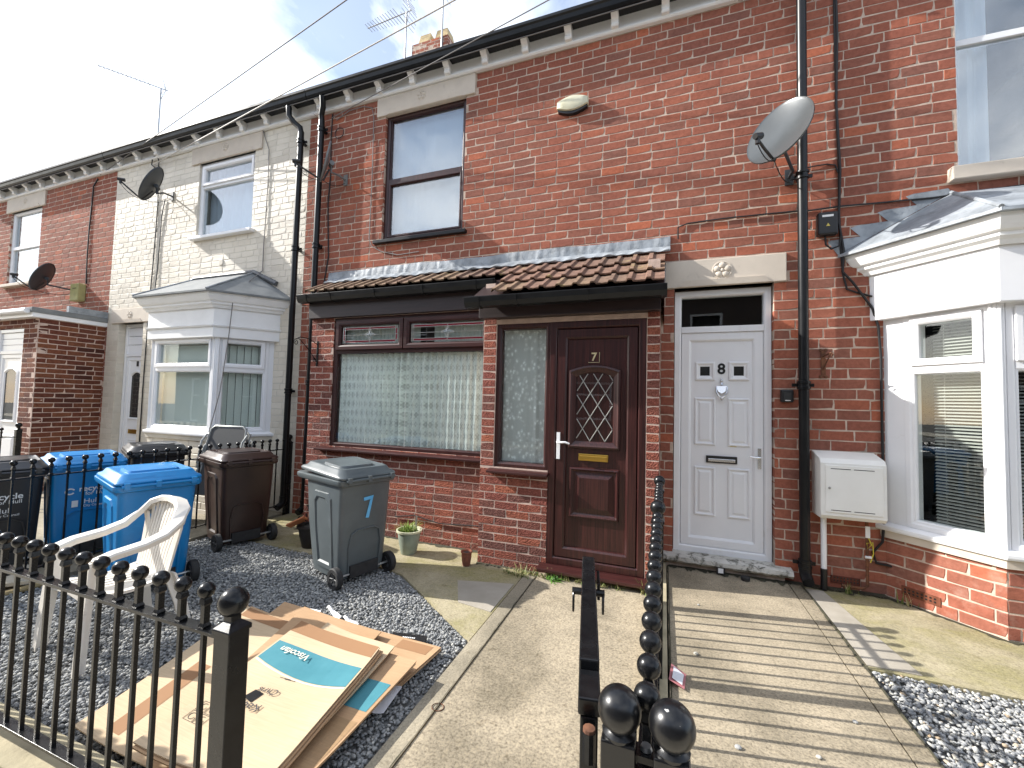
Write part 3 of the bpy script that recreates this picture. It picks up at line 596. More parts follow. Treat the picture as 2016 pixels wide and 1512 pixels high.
def gravel(name, poly, z, mat, dens, size, label):
    xs = [p[0] for p in poly]; ys = [p[1] for p in poly]; A = (max(xs) - min(xs)) * (max(ys) - min(ys)); n = int(A * dens)
    x = rng.uniform(min(xs), max(xs), n); y = rng.uniform(min(ys), max(ys), n); k = inpoly(x, y, poly); x, y = x[k], y[k]; n = len(x)
    bm = bmesh.new(); bmesh.ops.create_icosphere(bm, subdivisions=1, radius=1); bv = np.array([v.co[:] for v in bm.verts]); bf = np.array([[v.index for v in f.verts] for f in bm.faces]); bm.free()
    s = size * rng.uniform(.6, 1.35, (n, 1)); sc = np.stack([np.ones(n), rng.uniform(.6, .9, n), rng.uniform(.4, .65, n)], 1) * s
    V = bv[None] * sc[:, None, :] * rng.uniform(.82, 1.12, (n, len(bv), 1))
    def rot(a, i, j):
        nonlocal V; c, s_ = np.cos(a)[:, None], np.sin(a)[:, None]; p, q = V[:, :, i].copy(), V[:, :, j].copy(); V[:, :, i] = p * c - q * s_; V[:, :, j] = p * s_ + q * c
    rot(rng.normal(0, .35, n), 0, 2); rot(rng.normal(0, .35, n), 1, 2); rot(rng.uniform(0, 6.28, n), 0, 1)
    hump = .008 * np.sin(x * 5.1) * np.sin(y * 6.3)
    V[:, :, 0] += x[:, None]; V[:, :, 1] += y[:, None]; V[:, :, 2] += (z + rng.uniform(-.012, .010, n) + hump)[:, None]
    V = V.reshape(-1, 3); F = (bf[None] + (np.arange(n) * len(bv))[:, None, None]).reshape(-1, 3)
    me = bpy.data.meshes.new(name); me.vertices.add(len(V)); me.vertices.foreach_set('co', V.ravel()); me.loops.add(F.size); me.loops.foreach_set('vertex_index', F.ravel())
    me.polygons.add(len(F)); me.polygons.foreach_set('loop_start', np.arange(len(F)) * 3); me.polygons.foreach_set('loop_total', np.full(len(F), 3)); me.polygons.foreach_set('use_smooth', np.ones(len(F), bool))
    me.update(); me.validate(); me.materials.append(MAT[mat]); o = bpy.data.objects.new(name, me); COL.objects.link(o); return tag(o, label, 'gravel', None, 'stuff')
gravel('gravel', [(-4.54, -3.265), (-1.15, -3.265), (-1.15, -1.76), (-2.14, -1.08), (-2.42, -1.02), (-4.54, -.985)], G7 + .002, 'gravel_slate', 6000, .0110, 'dark grey slate gravel covering the yard beside the bins')
gravel('gravel', [(1.11, -3.265), (3.6, -3.265), (3.6, -1.21), (1.11, -1.21)], -.012, 'gravel_pale', 5400, .0115, 'paler mixed gravel beside the path at bottom right')

# ------------------------------------------------------------------ house seven (brown framed porch)
h7 = root('terraced_house', (-2.3, 0, -.06), 0, 'red brick terraced house with tiled canopy and brown door number 7', 'house', 'houses of the terrace')
B7 = []
up7 = (-3.31, -2.19, 3.42, 5.02)
wall(W0, -4.545, 0, -.12, 5.40, [up7, (-3.95, -.2, .05, 2.35)], 'mortar', h7)
d8 = (.085, .905, .0, 2.575); up8 = (2.165, 3.31, 3.385, 5.02)
B78 = lay(W0, -4.545, 4.6, -.12, 5.26, [up7, (-3.44, -2.06, 5.0, 5.3), (-4.06, -.03, -1, 2.93), d8, up8, (0, 1.0, 2.57, 2.835), (1.70, 3.33, -.12, 2.76), (2.10, 3.37, 3.27, 3.39), (2.0, 3.4, 5.0, 5.3)], 'brick_red', seed=3, joint=.0085)
B7 += [b for b in B78 if b[1] + b[2] < 0]
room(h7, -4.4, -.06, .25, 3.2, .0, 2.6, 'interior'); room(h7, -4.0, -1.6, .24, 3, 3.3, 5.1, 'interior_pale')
lintel(W0, -3.435, -2.07, 5.008, 5.247, h7); rosette(W0, -2.79, 5.15, .062, 'stone_paint', h7, .02)
P = Plane(0, .055); u0, u1, z0, z1 = up7
m = MB(); m.pic(P, u0, u1, z0, z1, [(0, -.05), (0, .02), (.04, .02), (.05, .010), (.052, -.05)]); m.pbox(P, u0 + .05, u1 - .05, -.045, .012, 4.145, 4.205)
m.pic(P, u0 + .055, u1 - .05, z0 + .05, 4.147, PROF(.028, -.05, .02)); m.pic(P, u0 + .055, u1 - .05, 4.203, z1 - .05, PROF(.012, -.05, .004))
wd = m.build('window', 'rosewood_v', h7, bevel=.002)
pane(P, u0 + .082, u1 - .077, z0 + .077, 4.120, -.012, wd, 'glass_upper'); pane(P, u0 + .066, u1 - .061, 4.215, z1 - .062, -.016, wd, 'glass_upper')
m = MB(); m.pbox(W0, -3.40, -2.13, -.06, .055, 3.372, 3.412); m.build('sill', 'gutter_black', h7, bevel=.004)
eaves(h7, -4.44, .62, brx(-4.45, .6))
pipe(h7, -4.262, .088, .10, 5.10, .037, [4.98, 3.42, 1.64], top=[(-4.262, -.088, 5.09), (-4.262, -.10, 5.17), (-4.20, -.14, 5.24), (-4.19, -.165, 5.36)])
# window wall of the front extension
E1 = Plane(0, -.28); EL = Plane(-4.06, 0, -math.pi / 2); win = (-3.72, -1.60, .89, 2.41)
wall(E1, -4.06, -1.60, -.14, 2.50, [win], 'mortar_new', h7, depth=.12, name='extension_wall')
B7 += lay(E1, -4.06, -1.60, -.12, 2.50, [win], 'brick_rustic', .0755, .2275, .008, hdr=0, seed=11, zref=-.06)
wall(EL, .0, .262, -.14, 2.62, [], 'mortar_new', h7, depth=.1, name='extension_wall'); B7 += lay(EL, 0, .262, -.12, 2.6, [], 'brick_rustic', .0755, .2275, .010, hdr=0, seed=12, zref=-.06)
u0, u1, z0, z1 = win; P = E1
m = MB(); m.pic(P, u0, u1, z0, z1, [(0, -.07), (0, -.012), (.035, -.012), (.045, -.025), (.05, -.07)]); m.pbox(P, u0 + .045, u1 - .045, -.068, -.02, 1.985, 2.035)
m.pbox(P, -2.745, -2.725, -.068, -.018, 2.03, 2.365); w7 = m.build('window', 'rosewood_h', h7, bevel=.002)
pane(P, u0 + .05, u1 - .05, z0 + .045, 1.99, -.045, w7)
for s0, s1 in ((-3.676, -2.742), (-2.728, -1.66)):
    sash = MB().pic(P, s0, s1, 2.028, 2.372, PROF(.062, -.06, .012)).build('sash', 'rosewood_h', w7, bevel=.002)
    a, b, c, e = s0 + .062, s1 - .062, 2.09, 2.31
    pane(P, a, b, c, e, -.020, w7)
    m = MB(); t = .0035; i1 = .035; ucm, zcm = (a + b) / 2, (c + e) / 2
    for q in ((a + i1, c + i1 * .55), ): pass
    def came(p, q): m.tube([P.pt(p[0], -.016, p[1]), P.pt(q[0], -.016, q[1])], t, 6)
    for k in (c + .022, c + .045, e - .022, e - .045): came((a + .02, k), (b - .02, k))
    for k in (a + .025, a + .05, b - .025, b - .05): came((k, c + .015), (k, e - .015))
    came((a + .02, zcm), (b - .02, zcm)); came((ucm, c + .02), (ucm, e - .02))
    st = [(ucm - .085, zcm), (ucm - .025, zcm + .022), (ucm, zcm + .075), (ucm + .025, zcm + .022), (ucm + .085, zcm), (ucm + .025, zcm - .022), (ucm, zcm - .075), (ucm - .025, zcm - .022)]
    for k in range(8): came(st[k], st[(k + 1) % 8])
    came(st[1], st[5]); came(st[3], st[7]); m.build('glazing_lead', 'came_bright', w7, smooth=True)
    m = MB()
    m.pbox(P, a + .05, b - .05, -.019, -.017, c + .022, c + .045); m.pbox(P, a + .05, b - .05, -.019, -.017, e - .045, e - .022); m.pbox(P, b - .05, b - .025, -.019, -.017, c + .045, e - .045)
    if s0 < -3: m.pbox(P, a + .025, a + .05, -.019, -.017, c + .045, e - .045)
    m.build('red_glass', 'glass_red', w7)
    m = MB(); cpt = P.pt(ucm, -.011, zcm)
    for k in range(8): m.add([cpt, P.pt(st[k][0], -.018, st[k][1]), P.pt(st[(k + 1) % 8][0], -.018, st[(k + 1) % 8][1])], [(0, 1, 2)])
    m.build('bevelled_star', 'glass_bevel', w7)
m = MB(); m.hexa([P.pt(*q) for q in ((-3.88, .075, .842), (-1.60, .075, .842), (-1.60, -.05, .842), (-3.88, -.05, .842), (-3.88, .075, .866), (-1.60, .075, .866), (-1.60, -.05, .890), (-3.88, -.05, .890))]); m.build('sill', 'rosewood_h', h7, bevel=.004)
# door porch
E2 = Plane(0, -.55); ER = Plane(-.035, -.55, math.pi / 2); sw = (-1.50, -.975, .85, 2.195); dr = (-.975, -.14, -.2, 2.195)
wall(E2, -1.636, -.035, -.14, 2.24, [sw, dr], 'mortar_new', h7, depth=.11, name='porch_wall')
B7 += lay(E2, -1.636, -.975, -.12, .85, [], 'brick_rustic', .0745, .2275, .008, hdr=0, seed=15, zref=-.06)
k = 0
while .86 + .0745 * k < 2.22:
    B7.append((E2, -1.632, -1.506, .855 + .0745 * k, .855 + .0745 * k + .0645, 'brick_rustic', k % 14, 0)); k += 1
k = 0
while -.1 + .0745 * k < 2.22:
    B7.append((E2, -.134, -.036, -.11 + .0745 * k, -.11 + .0745 * k + .0645, 'brick_rustic', (k * 5) % 14, 0)); k += 1
wall(ER, 0.02, .55, -.14, 2.70, [], 'mortar_new', h7, depth=.1, name='porch_wall'); B7 += lay(ER, 0.02, .55, -.12, 2.6, [], 'brick_rustic', .0745, .2275, .010, hdr=0, seed=16, zref=-.06)
MB().box(-1.636, -1.536, -.53, -.03, -.14, 2.6).build('porch_side', 'mortar_new', h7)
MB().pbox(E2, -1.515, -.13, -.1, -.006, 2.197, 2.236).build('porch_head', 'timber', h7)
P = E2
m = MB(); m.pic(P, sw[0], sw[1] + .0, sw[2], sw[3], [(0, -.08), (0, -.012), (.03, -.012), (.048, -.028), (.052, -.08)]); ws = m.build('side_window', 'rosewood_v', h7, bevel=.002)
pane(P, sw[0] + .048, sw[1] - .048, sw[2] + .048, sw[3] - .048, -.045, ws)
m = MB(); m.hexa([P.pt(*q) for q in ((-1.545, .07, .80), (-.962, .07, .80), (-.962, -.05, .80), (-1.545, -.05, .80), (-1.545, .07, .822), (-.962, .07, .822), (-.962, -.05, .848), (-1.545, -.05, .848))]); m.build('sill', 'rosewood_h', ws, bevel=.004)
m = MB(); m.pic(P, -.972, -.143, .045, 2.193, [(0, -.09), (0, .0), (.052, .0), (.064, -.014), (.07, -.09)]); df = m.build('door_frame', 'rosewood_v', h7, bevel=.003)
m = MB(); m.pbox(P, -.90, -.215, -.06, -.034, .118, 2.12)
m.pic(P, -.902, -.213, .116, 2.122, [(0, -.06), (0, -.006), (.07, -.006), (.085, -.018), (.09, -.034)])
door = m.build('door', 'rosewood_v', h7, bevel=.002)
m = MB(); m.pic(P, -.782, -.352, .462, .902, [(0, -.034), (.006, -.012), (.018, -.008), (.03, -.022), (.042, -.030), (.058, -.026), (.09, -.013)], True); m.build('panel', 'rosewood_v', door, bevel=.0015)
def arch(u0, u1, z0, z1, rise, k=8):
    pts = [(u0, z0), (u1, z0), (u1, z1 - rise)]
    for i in range(1, k): t = i / k; pts.append((u1 + (u0 - u1) * t, z1 - rise + rise * 4 * t * (1 - t)))
    return pts + [(u0, z1 - rise)]
m = MB(); rings = []
for i, d in ((0, -.034), (.004, -.008), (.018, -.002), (.032, -.012), (.06, -.026), (.066, -.040)):
    rings.append([P.pt(a, d, c) for a, c in arch(-.798 + i, -.348 - i, 1.068 + i, 1.800 - i, .045)])
m.loft(rings); m.build('glazing_bead', 'rosewood_v', door, bevel=.001)
m = MB(); pts = [P.pt(a, -.0335, c) for a, c in arch(-.738, -.408, 1.128, 1.740, .04)]; m.add(pts, [tuple(range(len(pts)))]); m.build('pane', 'glass', door)
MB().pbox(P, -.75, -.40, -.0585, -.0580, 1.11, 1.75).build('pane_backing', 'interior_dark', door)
m = MB()
for s in (1, -1):
    for k in range(-6, 9):   # diamond leading, clipped to the glass
        ps = []
        for i in range(60):
            t = i / 59; zz = 1.135 + t * .59; uu = -.738 + .13 * k + s * (zz - 1.135) * .62
            if -.731 < uu < -.415: ps.append((uu, zz))
        if len(ps) > 1: m.tube([P.pt(ps[0][0], -.030, ps[0][1]), P.pt(ps[-1][0], -.030, ps[-1][1])], .0038, 6)
m.build('diamond_lead', 'came_bright', door, smooth=True)
m = MB(); m.pbox(P, -.702, -.446, -.036, -.018, .962, 1.022); m.pbox(P, -.692, -.456, -.02, -.012, .972, 1.006); m.build('letterbox', 'brass', door, bevel=.003)
m = MB(); m.pbox(P, -.897, -.866, -.01, .004, .965, 1.20); m.tube([P.pt(-.882, .0, 1.115), P.pt(-.882, .04, 1.115), P.pt(-.86, .048, 1.115), P.pt(-.81, .046, 1.118), P.pt(-.772, .04, 1.106)], [.009, .009, .010, .009, .008], 10); m.build('handle', 'upvc', door, smooth=True)
text('number', '7', .10, P.pt(-.582, -.031, 1.872), (1, 0, 0), (0, 0, 1), 'gold_line', door, .002, bold=.002)
m = MB(); q = [(-.63, 1.825), (-.535, 1.825), (-.535, 1.915)]; m.tube([P.pt(a, -.032, c) for a, c in q], .003, 6); m.build('number_border', 'gold_line', door)
m = MB(); m.hexa([P.pt(*q) for q in ((-1.03, .10, -.005), (-.075, .10, -.005), (-.075, -.03, -.005), (-1.03, -.03, -.005), (-1.03, .10, .022), (-.075, .10, .022), (-.075, -.03, .048), (-1.03, -.03, .048))]); m.build('door_sill', 'rosewood_h', h7, bevel=.004)
MB().pbox(P, -1.0, -.1, -.08, -.01, -.14, -.004).build('sill_base', 'mortar_new', h7)
# canopy
MB().box(-4.075, -1.645, -.330, -.262, 2.412, 2.715).build('fascia', 'fascia_brown', h7, bevel=.003)
MB().box(-1.645, -.030, -.655, -.575, 2.238, 2.43).build('fascia', 'fascia_brown', h7, bevel=.003)
MB().hexa([(-1.70, -.66, 2.40), (-1.6455, -.66, 2.40), (-1.6455, -.30, 2.40), (-1.70, -.30, 2.40), (-1.70, -.66, 2.455), (-1.6455, -.66, 2.455), (-1.6455, -.30, 2.69), (-1.70, -.30, 2.69)]).build('canopy_cheek', 'fascia_brown', h7)
SL = .68; cs = 1 / math.hypot(1, SL)
def rp_(x, s, h): y = -s * cs; z = 2.955 - s * cs * SL; return (x, y - h * SL * cs, z + h * cs)   # s down the slope, h off it
m = MB(); m.add([rp_(-4.07, 0, -.03), rp_(0, 0, -.03), rp_(0, .40, -.03), rp_(-4.07, .40, -.03)], [(0, 1, 2, 3)]); m.add([rp_(-1.66, .38, -.03), rp_(0, .38, -.03), rp_(0, .91, -.03), rp_(-1.66, .91, -.03)], [(0, 1, 2, 3)])
m.add([rp_(-.004, 0, -.03), rp_(-.004, .91, -.03), (-.004, -.60, 2.24), (-.004, 0, 2.24)], [(0, 1, 2, 3)]); m.build('canopy_board', 'fascia_brown', h7)
TP = [(0, 0), (.010, .020), (.042, .020), (.056, .002), (.100, .0), (.146, .002), (.158, .020), (.190, .020), (.204, .002), (.25, 0), (.293, .002)]
tile_me = []
for v in range(4):
    r = random.Random(v); m = MB(); rings = []
    for s, lift in ((-.33, -.004), (-.003, .032), (0, .028), (0, .017), (-.08, .010)):
        rings.append([(u, s + r.uniform(-.0015, .0015), h + lift) for u, h in TP])
    m.loft(rings, close=False); me = bpy.data.meshes.new('roof_tile'); me.from_pydata(m.v, [], m.f); me.materials.append(MAT['tile_clay']); tile_me.append(me)
inv7 = WM[h7.name].inverted()
for s_row, xl in ((.41, -4.13), (.67, -1.75), (.925, -1.75)):
    k = 0
    while True:
        x = -.295 * (k + 1); k += 1
        if x < xl: break
        o = bpy.data.objects.new('roof_tile', random.choice(tile_me)); COL.objects.link(o); o.parent = h7
        p = Vector(rp_(x, s_row, -.004)); ex = Vector((1, 0, 0)); es = Vector((0, -cs, -SL * cs)); eh = Vector((0, -SL * cs, cs))
        Mx = Matrix(((ex.x, es.x, eh.x, p.x), (ex.y, es.y, eh.y, p.y), (ex.z, es.z, eh.z, p.z), (0, 0, 0, 1)))
        o.matrix_local = inv7 @ Mx @ Matrix.Rotation(random.uniform(-.006, .006), 4, 'Z')
def flashing(x0, x1):
    m = MB(); n = 90; rings = []
    for i in range(n + 1):
        x = x0 + (x1 - x0) * i / n; wv = .006 * math.sin(x * 21.3) + .005 * math.sin(x * 47 + 1); e = .010 * math.sin(x * 3.7) + .006 * math.sin(x * 11)
        rings.append([(x, -.004, 3.085 + e * .6), (x, -.014, 3.08 + e * .6), (x, -.016 - abs(wv), 3.02), (x, -.022, 2.985), rp_(x, .045, .030 + wv * .5), rp_(x, .075, .030 + wv), rp_(x, .105 + e, .028 + wv), rp_(x, .105 + e, .018)])
    m.loft(rings, close=False); return m.build('lead_flashing', 'lead', h7, smooth=True)
flashing(-4.10, -2.86); flashing(-2.872, -1.35); flashing(-1.362, .045)
for x0, x1, yf, zt in ((-4.16, -1.58, -.335, 2.678), (-1.72, .018, -.725, 2.398)):
    gp = [(0, -.075), (.018, -.088), (.085, -.084), (.104, -.045), (.112, -.004), (.112, .004), (.104, .004), (.094, -.04), (.078, -.074), (.02, -.078), (.006, -.07), (.006, .0), (0, .0)]
    m = MB(); m.loft([[(x, yf - a, zt + b) for a, b in gp] for x in (x0, x1)], True, True, True)
    g = m.build('gutter', 'gutter_black', h7, bevel=.0015)
    for x in [x0 + .14] + [x0 + .5 + .62 * k for k in range(int((x1 - x0 - .5) / .62) + 1)] + [x1 - .03]:
        MB().loft([[(xx, yf - a * 1.06 + .002, zt + b * 1.05 - .001) for a, b in gp[:6]] + [(xx, yf + .002, zt + .002)] for xx in (x - .011, x + .011)], True, True, True).build('gutter_clip', 'gutter_black', g)
place_bricks(h7, B7)

# ------------------------------------------------------------------ house eight (white door, bay at right)
h8 = root('terraced_house', (2.2, 0, 0), 0, 'red brick terraced house with white door number 8 and white bay window', 'house', 'houses of the terrace')
B8 = []; d8 = (.085, .905, .0, 2.575); up8 = (2.165, 3.31, 3.385, 5.02)
wall(W0, 0.0005, 4.6, -.12, 5.40, [d8, up8, (1.78, 3.25, .4, 2.72)], 'mortar', h8)
B8 += [b for b in B78 if b[1] + b[2] >= 0]
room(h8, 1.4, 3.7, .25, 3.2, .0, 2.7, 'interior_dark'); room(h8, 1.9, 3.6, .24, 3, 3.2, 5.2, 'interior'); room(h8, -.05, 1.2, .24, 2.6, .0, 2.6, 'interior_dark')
lintel(W0, .002, .998, 2.575, 2.826, h8, ch=.12); rosette(W0, .49, 2.712, .078, 'stone_paint', h8, .02)
lintel(W0, 2.02, 3.4, 5.01, 5.25, h8)
D8 = Plane(0, .075); P = D8
m = MB(); m.pic(P, .092, .898, .118, 2.556, [(0, -.06), (0, .01), (.046, .01), (.056, .002), (.062, -.02), (.062, -.06)]); m.pbox(P, .15, .84, -.055, .008, 2.158, 2.215); fr8 = m.build('door_frame', 'upvc', h8, bevel=.002)
pane(P, .155, .835, 2.215, 2.495, -.02, fr8)
m = MB(); m.pbox(P, .155, .835, -.05, -.022, .18, 2.155); m.pic(P, .155, .835, .18, 2.156, [(0, -.05), (0, -.004), (.065, -.004), (.078, -.012), (.085, -.022)])
dw = m.build('door', 'upvc', h8, bevel=.002)
PP = [(0, -.022), (.004, -.010), (.014, -.008), (.022, -.018), (.034, -.019), (.05, -.012)]
for uc in (.360, .643):
    m = MB(); m.pic(P, uc - .085, uc + .085, 1.708, 1.882, [(0, -.022), (.004, -.008), (.016, -.006), (.026, -.014), (.044, -.018)]); m.build('light_frame', 'upvc', dw)
    MB().pbox(P, uc - .042, uc + .042, -.021, -.0185, 1.752, 1.838).build('pane', 'glass', dw); MB().pbox(P, uc - .046, uc + .046, -.0222, -.0215, 1.748, 1.842).build('pane_backing', 'number_black', dw)
    for za, zb in ((1.105, 1.545), (.455, .905)):
        m = MB(); m.pic(P, uc - .09, uc + .09, za, zb, PP, True); m.build('panel', 'upvc', dw, bevel=.001)
text('number', '8', .135, P.pt(.50, -.021, 1.812), (1, 0, 0), (0, 0, 1), 'number_black', dw, .003, bold=.0035)
m = MB(); zc = 1.60
m.ball(P.pt(.50, -.004, 1.70), .013, 10, 6); m.tube([P.pt(.5, -.012, 1.72), P.pt(.5, -.008, 1.69), P.pt(.5, -.002, 1.665)], [.006, .010, .008], 8)
m.add([P.pt(.455, -.008, 1.655), P.pt(.545, -.008, 1.655), P.pt(.53, .004, 1.605), P.pt(.5, .008, 1.585), P.pt(.47, .004, 1.605), P.pt(.455, -.022, 1.655), P.pt(.545, -.022, 1.655)], [(0, 1, 2, 3, 4), (0, 5, 6, 1)])
m.tube([P.pt(.456, .0, 1.645), P.pt(.455, .008, 1.60), P.pt(.475, .012, 1.56), P.pt(.5, .014, 1.545), P.pt(.525, .012, 1.56), P.pt(.545, .008, 1.60), P.pt(.544, .0, 1.645)], .007, 8); m.ball(P.pt(.5, .006, 1.535), .014, 10, 6); m.build('knocker', 'chrome', dw, smooth=True)
m = MB(); m.pbox(P, .372, .630, -.021, -.008, .945, 1.01); m.build('letterbox', 'black_plastic', dw, bevel=.003); MB().pbox(P, .388, .614, -.010, -.002, .958, .985).build('flap', 'chrome', dw, bevel=.003)
m = MB(); m.pbox(P, .792, .818, -.008, .004, .92, 1.10); m.tube([P.pt(.805, 0, 1.02), P.pt(.805, .04, 1.02), P.pt(.785, .046, 1.02), P.pt(.72, .044, 1.025)], .008, 8); m.build('handle', 'chrome', dw, smooth=True)
MB().pbox(P, .575, .625, -.0215, -.020, 1.10, 1.185).build('sticker', 'sticker_yellow', dw); MB().pbox(P, .58, .62, -.020, -.0195, 1.112, 1.14).build('sticker', 'number_black', dw)
m = MB(); n = 26
for i in range(n):   # worn white stone step with an uneven nose
    pass
rings = []
for i in range(n + 1):
    x = .0 + 1.02 * i / n; j = lambda s: random.uniform(-s, s); rings.append([(x, .08, .045), (x, -.075 + j(.004), .05 + j(.006)), (x, -.098 + j(.005), .072 + j(.004)), (x, -.094 + j(.004), .105 + j(.003)), (x, -.07, .116 + j(.002)), (x, .08, .119)])
m.loft(rings, True, True, True); m.build('doorstep', 'stone_white', h8, smooth=True)
MB().box(.02, .97, -.03, .08, -.12, .045).build('step_base', 'mortar', h8)
P = Plane(0, .05); u0, u1, z0, z1 = up8
m = MB(); m.pic(P, u0, u1, z0, z1, PROF(.03, -.05, .02)); m.pbox(P, u0 + .025, u1 - .025, -.05, .012, 4.41, 4.46); w8 = m.build('window', 'upvc', h8, bevel=.002)
pane(P, u0 + .03, u1 - .03, z0 + .03, 4.41, -.01, w8, 'glass_upper'); pane(P, u0 + .03, u1 - .03, 4.46, z1 - .03, -.014, w8, 'glass_upper')
MB().pbox(W0, 2.10, 3.38, -.08, .065, 3.275, 3.385).build('sill', 'stone_paint', h8, bevel=.008)
eaves(h8, .66, 4.6, brx(.66, 4.6))
pipe(h8, 1.10, .088, .15, 5.10, .038, [3.46, 1.66, .19], top=[(1.10, -.088, 5.09), (1.10, -.10, 5.2), (1.10, -.16, 5.32)])
XS8 = (1.67, 2.10, 3.35, 3.78)
rf8, lo8, t08, t18 = bay(h8, XS8, .5, .565, 2.205, 0, (.135, .622), 'brick_bloom', 'mortar', B8, 'lead', transom=1.79)
a = Vector((lo8[0][0], 0, lo8[0][2])); b = t08; nst = 4   # stepped flashing let into the courses
for k in range(nst):
    p0 = a.lerp(b, k / nst); p1 = a.lerp(b, (k + 1) / nst); m = MB()
    m.add([(p0.x, -.006, p0.z), (p1.x, -.006, p1.z), (p1.x - .02, -.005, p1.z + .035), (p0.x - .05, -.005, p0.z + .13), (p0.x - .10 + .03 * (k == 0), -.004, p0.z + .115)], [(0, 1, 2, 3, 4)]); m.build('step_flashing', 'lead', rf8)
place_bricks(h8, B8)

# ------------------------------------------------------------------ house six (cream painted)
h6 = root('terraced_house', (-6.7, 0, -.06), 0, 'cream painted terraced house with white bay window and downpipe', 'house', 'houses of the terrace')
B6 = []; d6 = (-8.50, -7.86, -.1, 2.60); up6 = (-6.735, -5.565, 3.84, 4.995)
wall(W0, -8.815, -4.5455, -.12, 5.40, [d6, up6, (-6.95, -5.15, .6, 2.75)], 'mortar_painted', h6)
B6 += lay(W0, -8.815, -4.55, -.12, 5.26, [d6, up6, (-7.08, -5.02, -.12, 2.75), (-8.70, -7.68, 2.58, 2.85), (-6.9, -5.42, 4.99, 5.26)], 'brick_painted', seed=8)
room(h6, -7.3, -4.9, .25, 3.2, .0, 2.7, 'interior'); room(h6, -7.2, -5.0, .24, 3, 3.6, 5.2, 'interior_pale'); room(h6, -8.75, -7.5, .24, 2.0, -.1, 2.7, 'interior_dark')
lintel(W0, -8.68, -7.70, 2.60, 2.84, h6, 'stone_paint', ch=.16); rosette(W0, -8.19, 2.73, .062, 'stone_paint', h6, .02)
lintel(W0, -6.9, -5.42, 4.995, 5.25, h6, 'stone_paint'); rosette(W0, -6.16, 5.15, .062, 'stone_paint', h6, .02)
P = Plane(0, .06); u0, u1, z0, z1 = up6
m = MB(); m.pic(P, u0, u1, z0, z1, PROF(.055, -.05, .03)); m.pbox(P, u0 + .05, u1 - .05, -.05, .024, 4.615, 4.665); m.pic(P, u0 + .045, u1 - .045, 4.655, z1 - .04, PROF(.055, -.04, .045)); w6 = m.build('window', 'upvc', h6, bevel=.002)
pane(P, u0 + .055, u1 - .055, z0 + .055, 4.615, -.01, w6, 'glass_upper'); pane(P, u0 + .1, u1 - .1, 4.71, z1 - .095, .0, w6, 'glass_upper')
MB().pbox(W0, -6.80, -5.50, -.05, .075, 3.79, 3.835).build('sill', 'upvc', h6, bevel=.006)
P = Plane(0, .11); m = MB(); m.pic(P, -8.495, -7.865, -.05, 2.595, [(0, -.06), (0, .01), (.045, .01), (.055, -.06)]); m.pbox(P, -8.45, -7.91, -.055, .006, 2.06, 2.115)
for k in range(3): m.pbox(P, -8.45, -7.91, -.04, -.012, 2.118 + .142 * k, 2.252 + .142 * k)
f6 = m.build('door_frame', 'upvc', h6, bevel=.003)
m = MB(); m.pbox(P, -8.44, -7.92, -.05, -.022, -.03, 2.055); m.pic(P, -8.44, -7.92, -.03, 2.055, [(0, -.05), (0, -.006), (.055, -.006), (.07, -.022)]); dd = m.build('door', 'upvc', h6, bevel=.002)
m = MB()
for i in range(1): m.loft([[P.pt(a_, d_, c_) for a_, c_ in arch(-8.34 + q, -8.02 - q, 1.02 + q, 1.83 - q, .06)] for q, d_ in ((0, -.022), (.004, -.006), (.018, -.004), (.035, -.018))])
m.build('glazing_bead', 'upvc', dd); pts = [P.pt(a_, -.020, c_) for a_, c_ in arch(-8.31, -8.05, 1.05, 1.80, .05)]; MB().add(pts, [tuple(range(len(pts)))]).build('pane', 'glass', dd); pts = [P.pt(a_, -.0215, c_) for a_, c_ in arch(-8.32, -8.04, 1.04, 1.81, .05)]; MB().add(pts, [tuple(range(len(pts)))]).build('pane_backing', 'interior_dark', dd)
m = MB(); m.pbox(P, -8.31, -8.05, -.022, -.010, .79, .86); m.build('letterbox', 'brass', dd, bevel=.003); MB().pbox(P, -8.205, -8.155, -.022, -.016, 1.90, 1.985).build('number_plate', 'number_black', dd)
m = MB(); m.pic(P, -8.34, -8.02, .25, .70, PP, True); m.build('panel', 'upvc', dd)
m = MB(); m.tube([P.pt(-7.955, -.004, .95), P.pt(-7.955, .03, .95), P.pt(-8.03, .035, .95)], .009, 8); m.build('handle', 'upvc', dd, smooth=True)
eaves(h6, -8.85, -4.45, brx(-8.83, -4.46))
pipe(h6, -4.612, .088, .12, 5.02, .038, [4.88, 3.42, 1.53], top=[(-4.612, -.088, 5.0), (-4.62, -.10, 5.07), (-4.70, -.13, 5.14), (-4.76, -.16, 5.22), (-4.765, -.165, 5.35)])
XS6 = (-7.11, -6.68, -5.43, -5.0)
rf6, lo6, t06, t16 = bay(h6, XS6, .5, .965, 2.215, 0, (.06, .60), 'brick_painted', 'mortar_painted', B6, 'roof_felt', transom=1.80)
m = MB(); m.tube([t06 + Vector((-.45, -.02, -.20)), t06 + Vector((0, -.02, .0)), t16 + Vector((0, -.02, 0)), t16 + Vector((.45, -.02, -.20))], .035, 8); m.build('bay_flashing', 'lead_dark', rf6, smooth=True)
m = MB(); m.lathe([(.001, -.012), (.04, -.012), (.055, -.004), (.06, .002)], (-6.14, 0, 3.41), 16, 'y'); m.build('air_vent', 'mortar_painted', h6)
place_bricks(h6, B6)

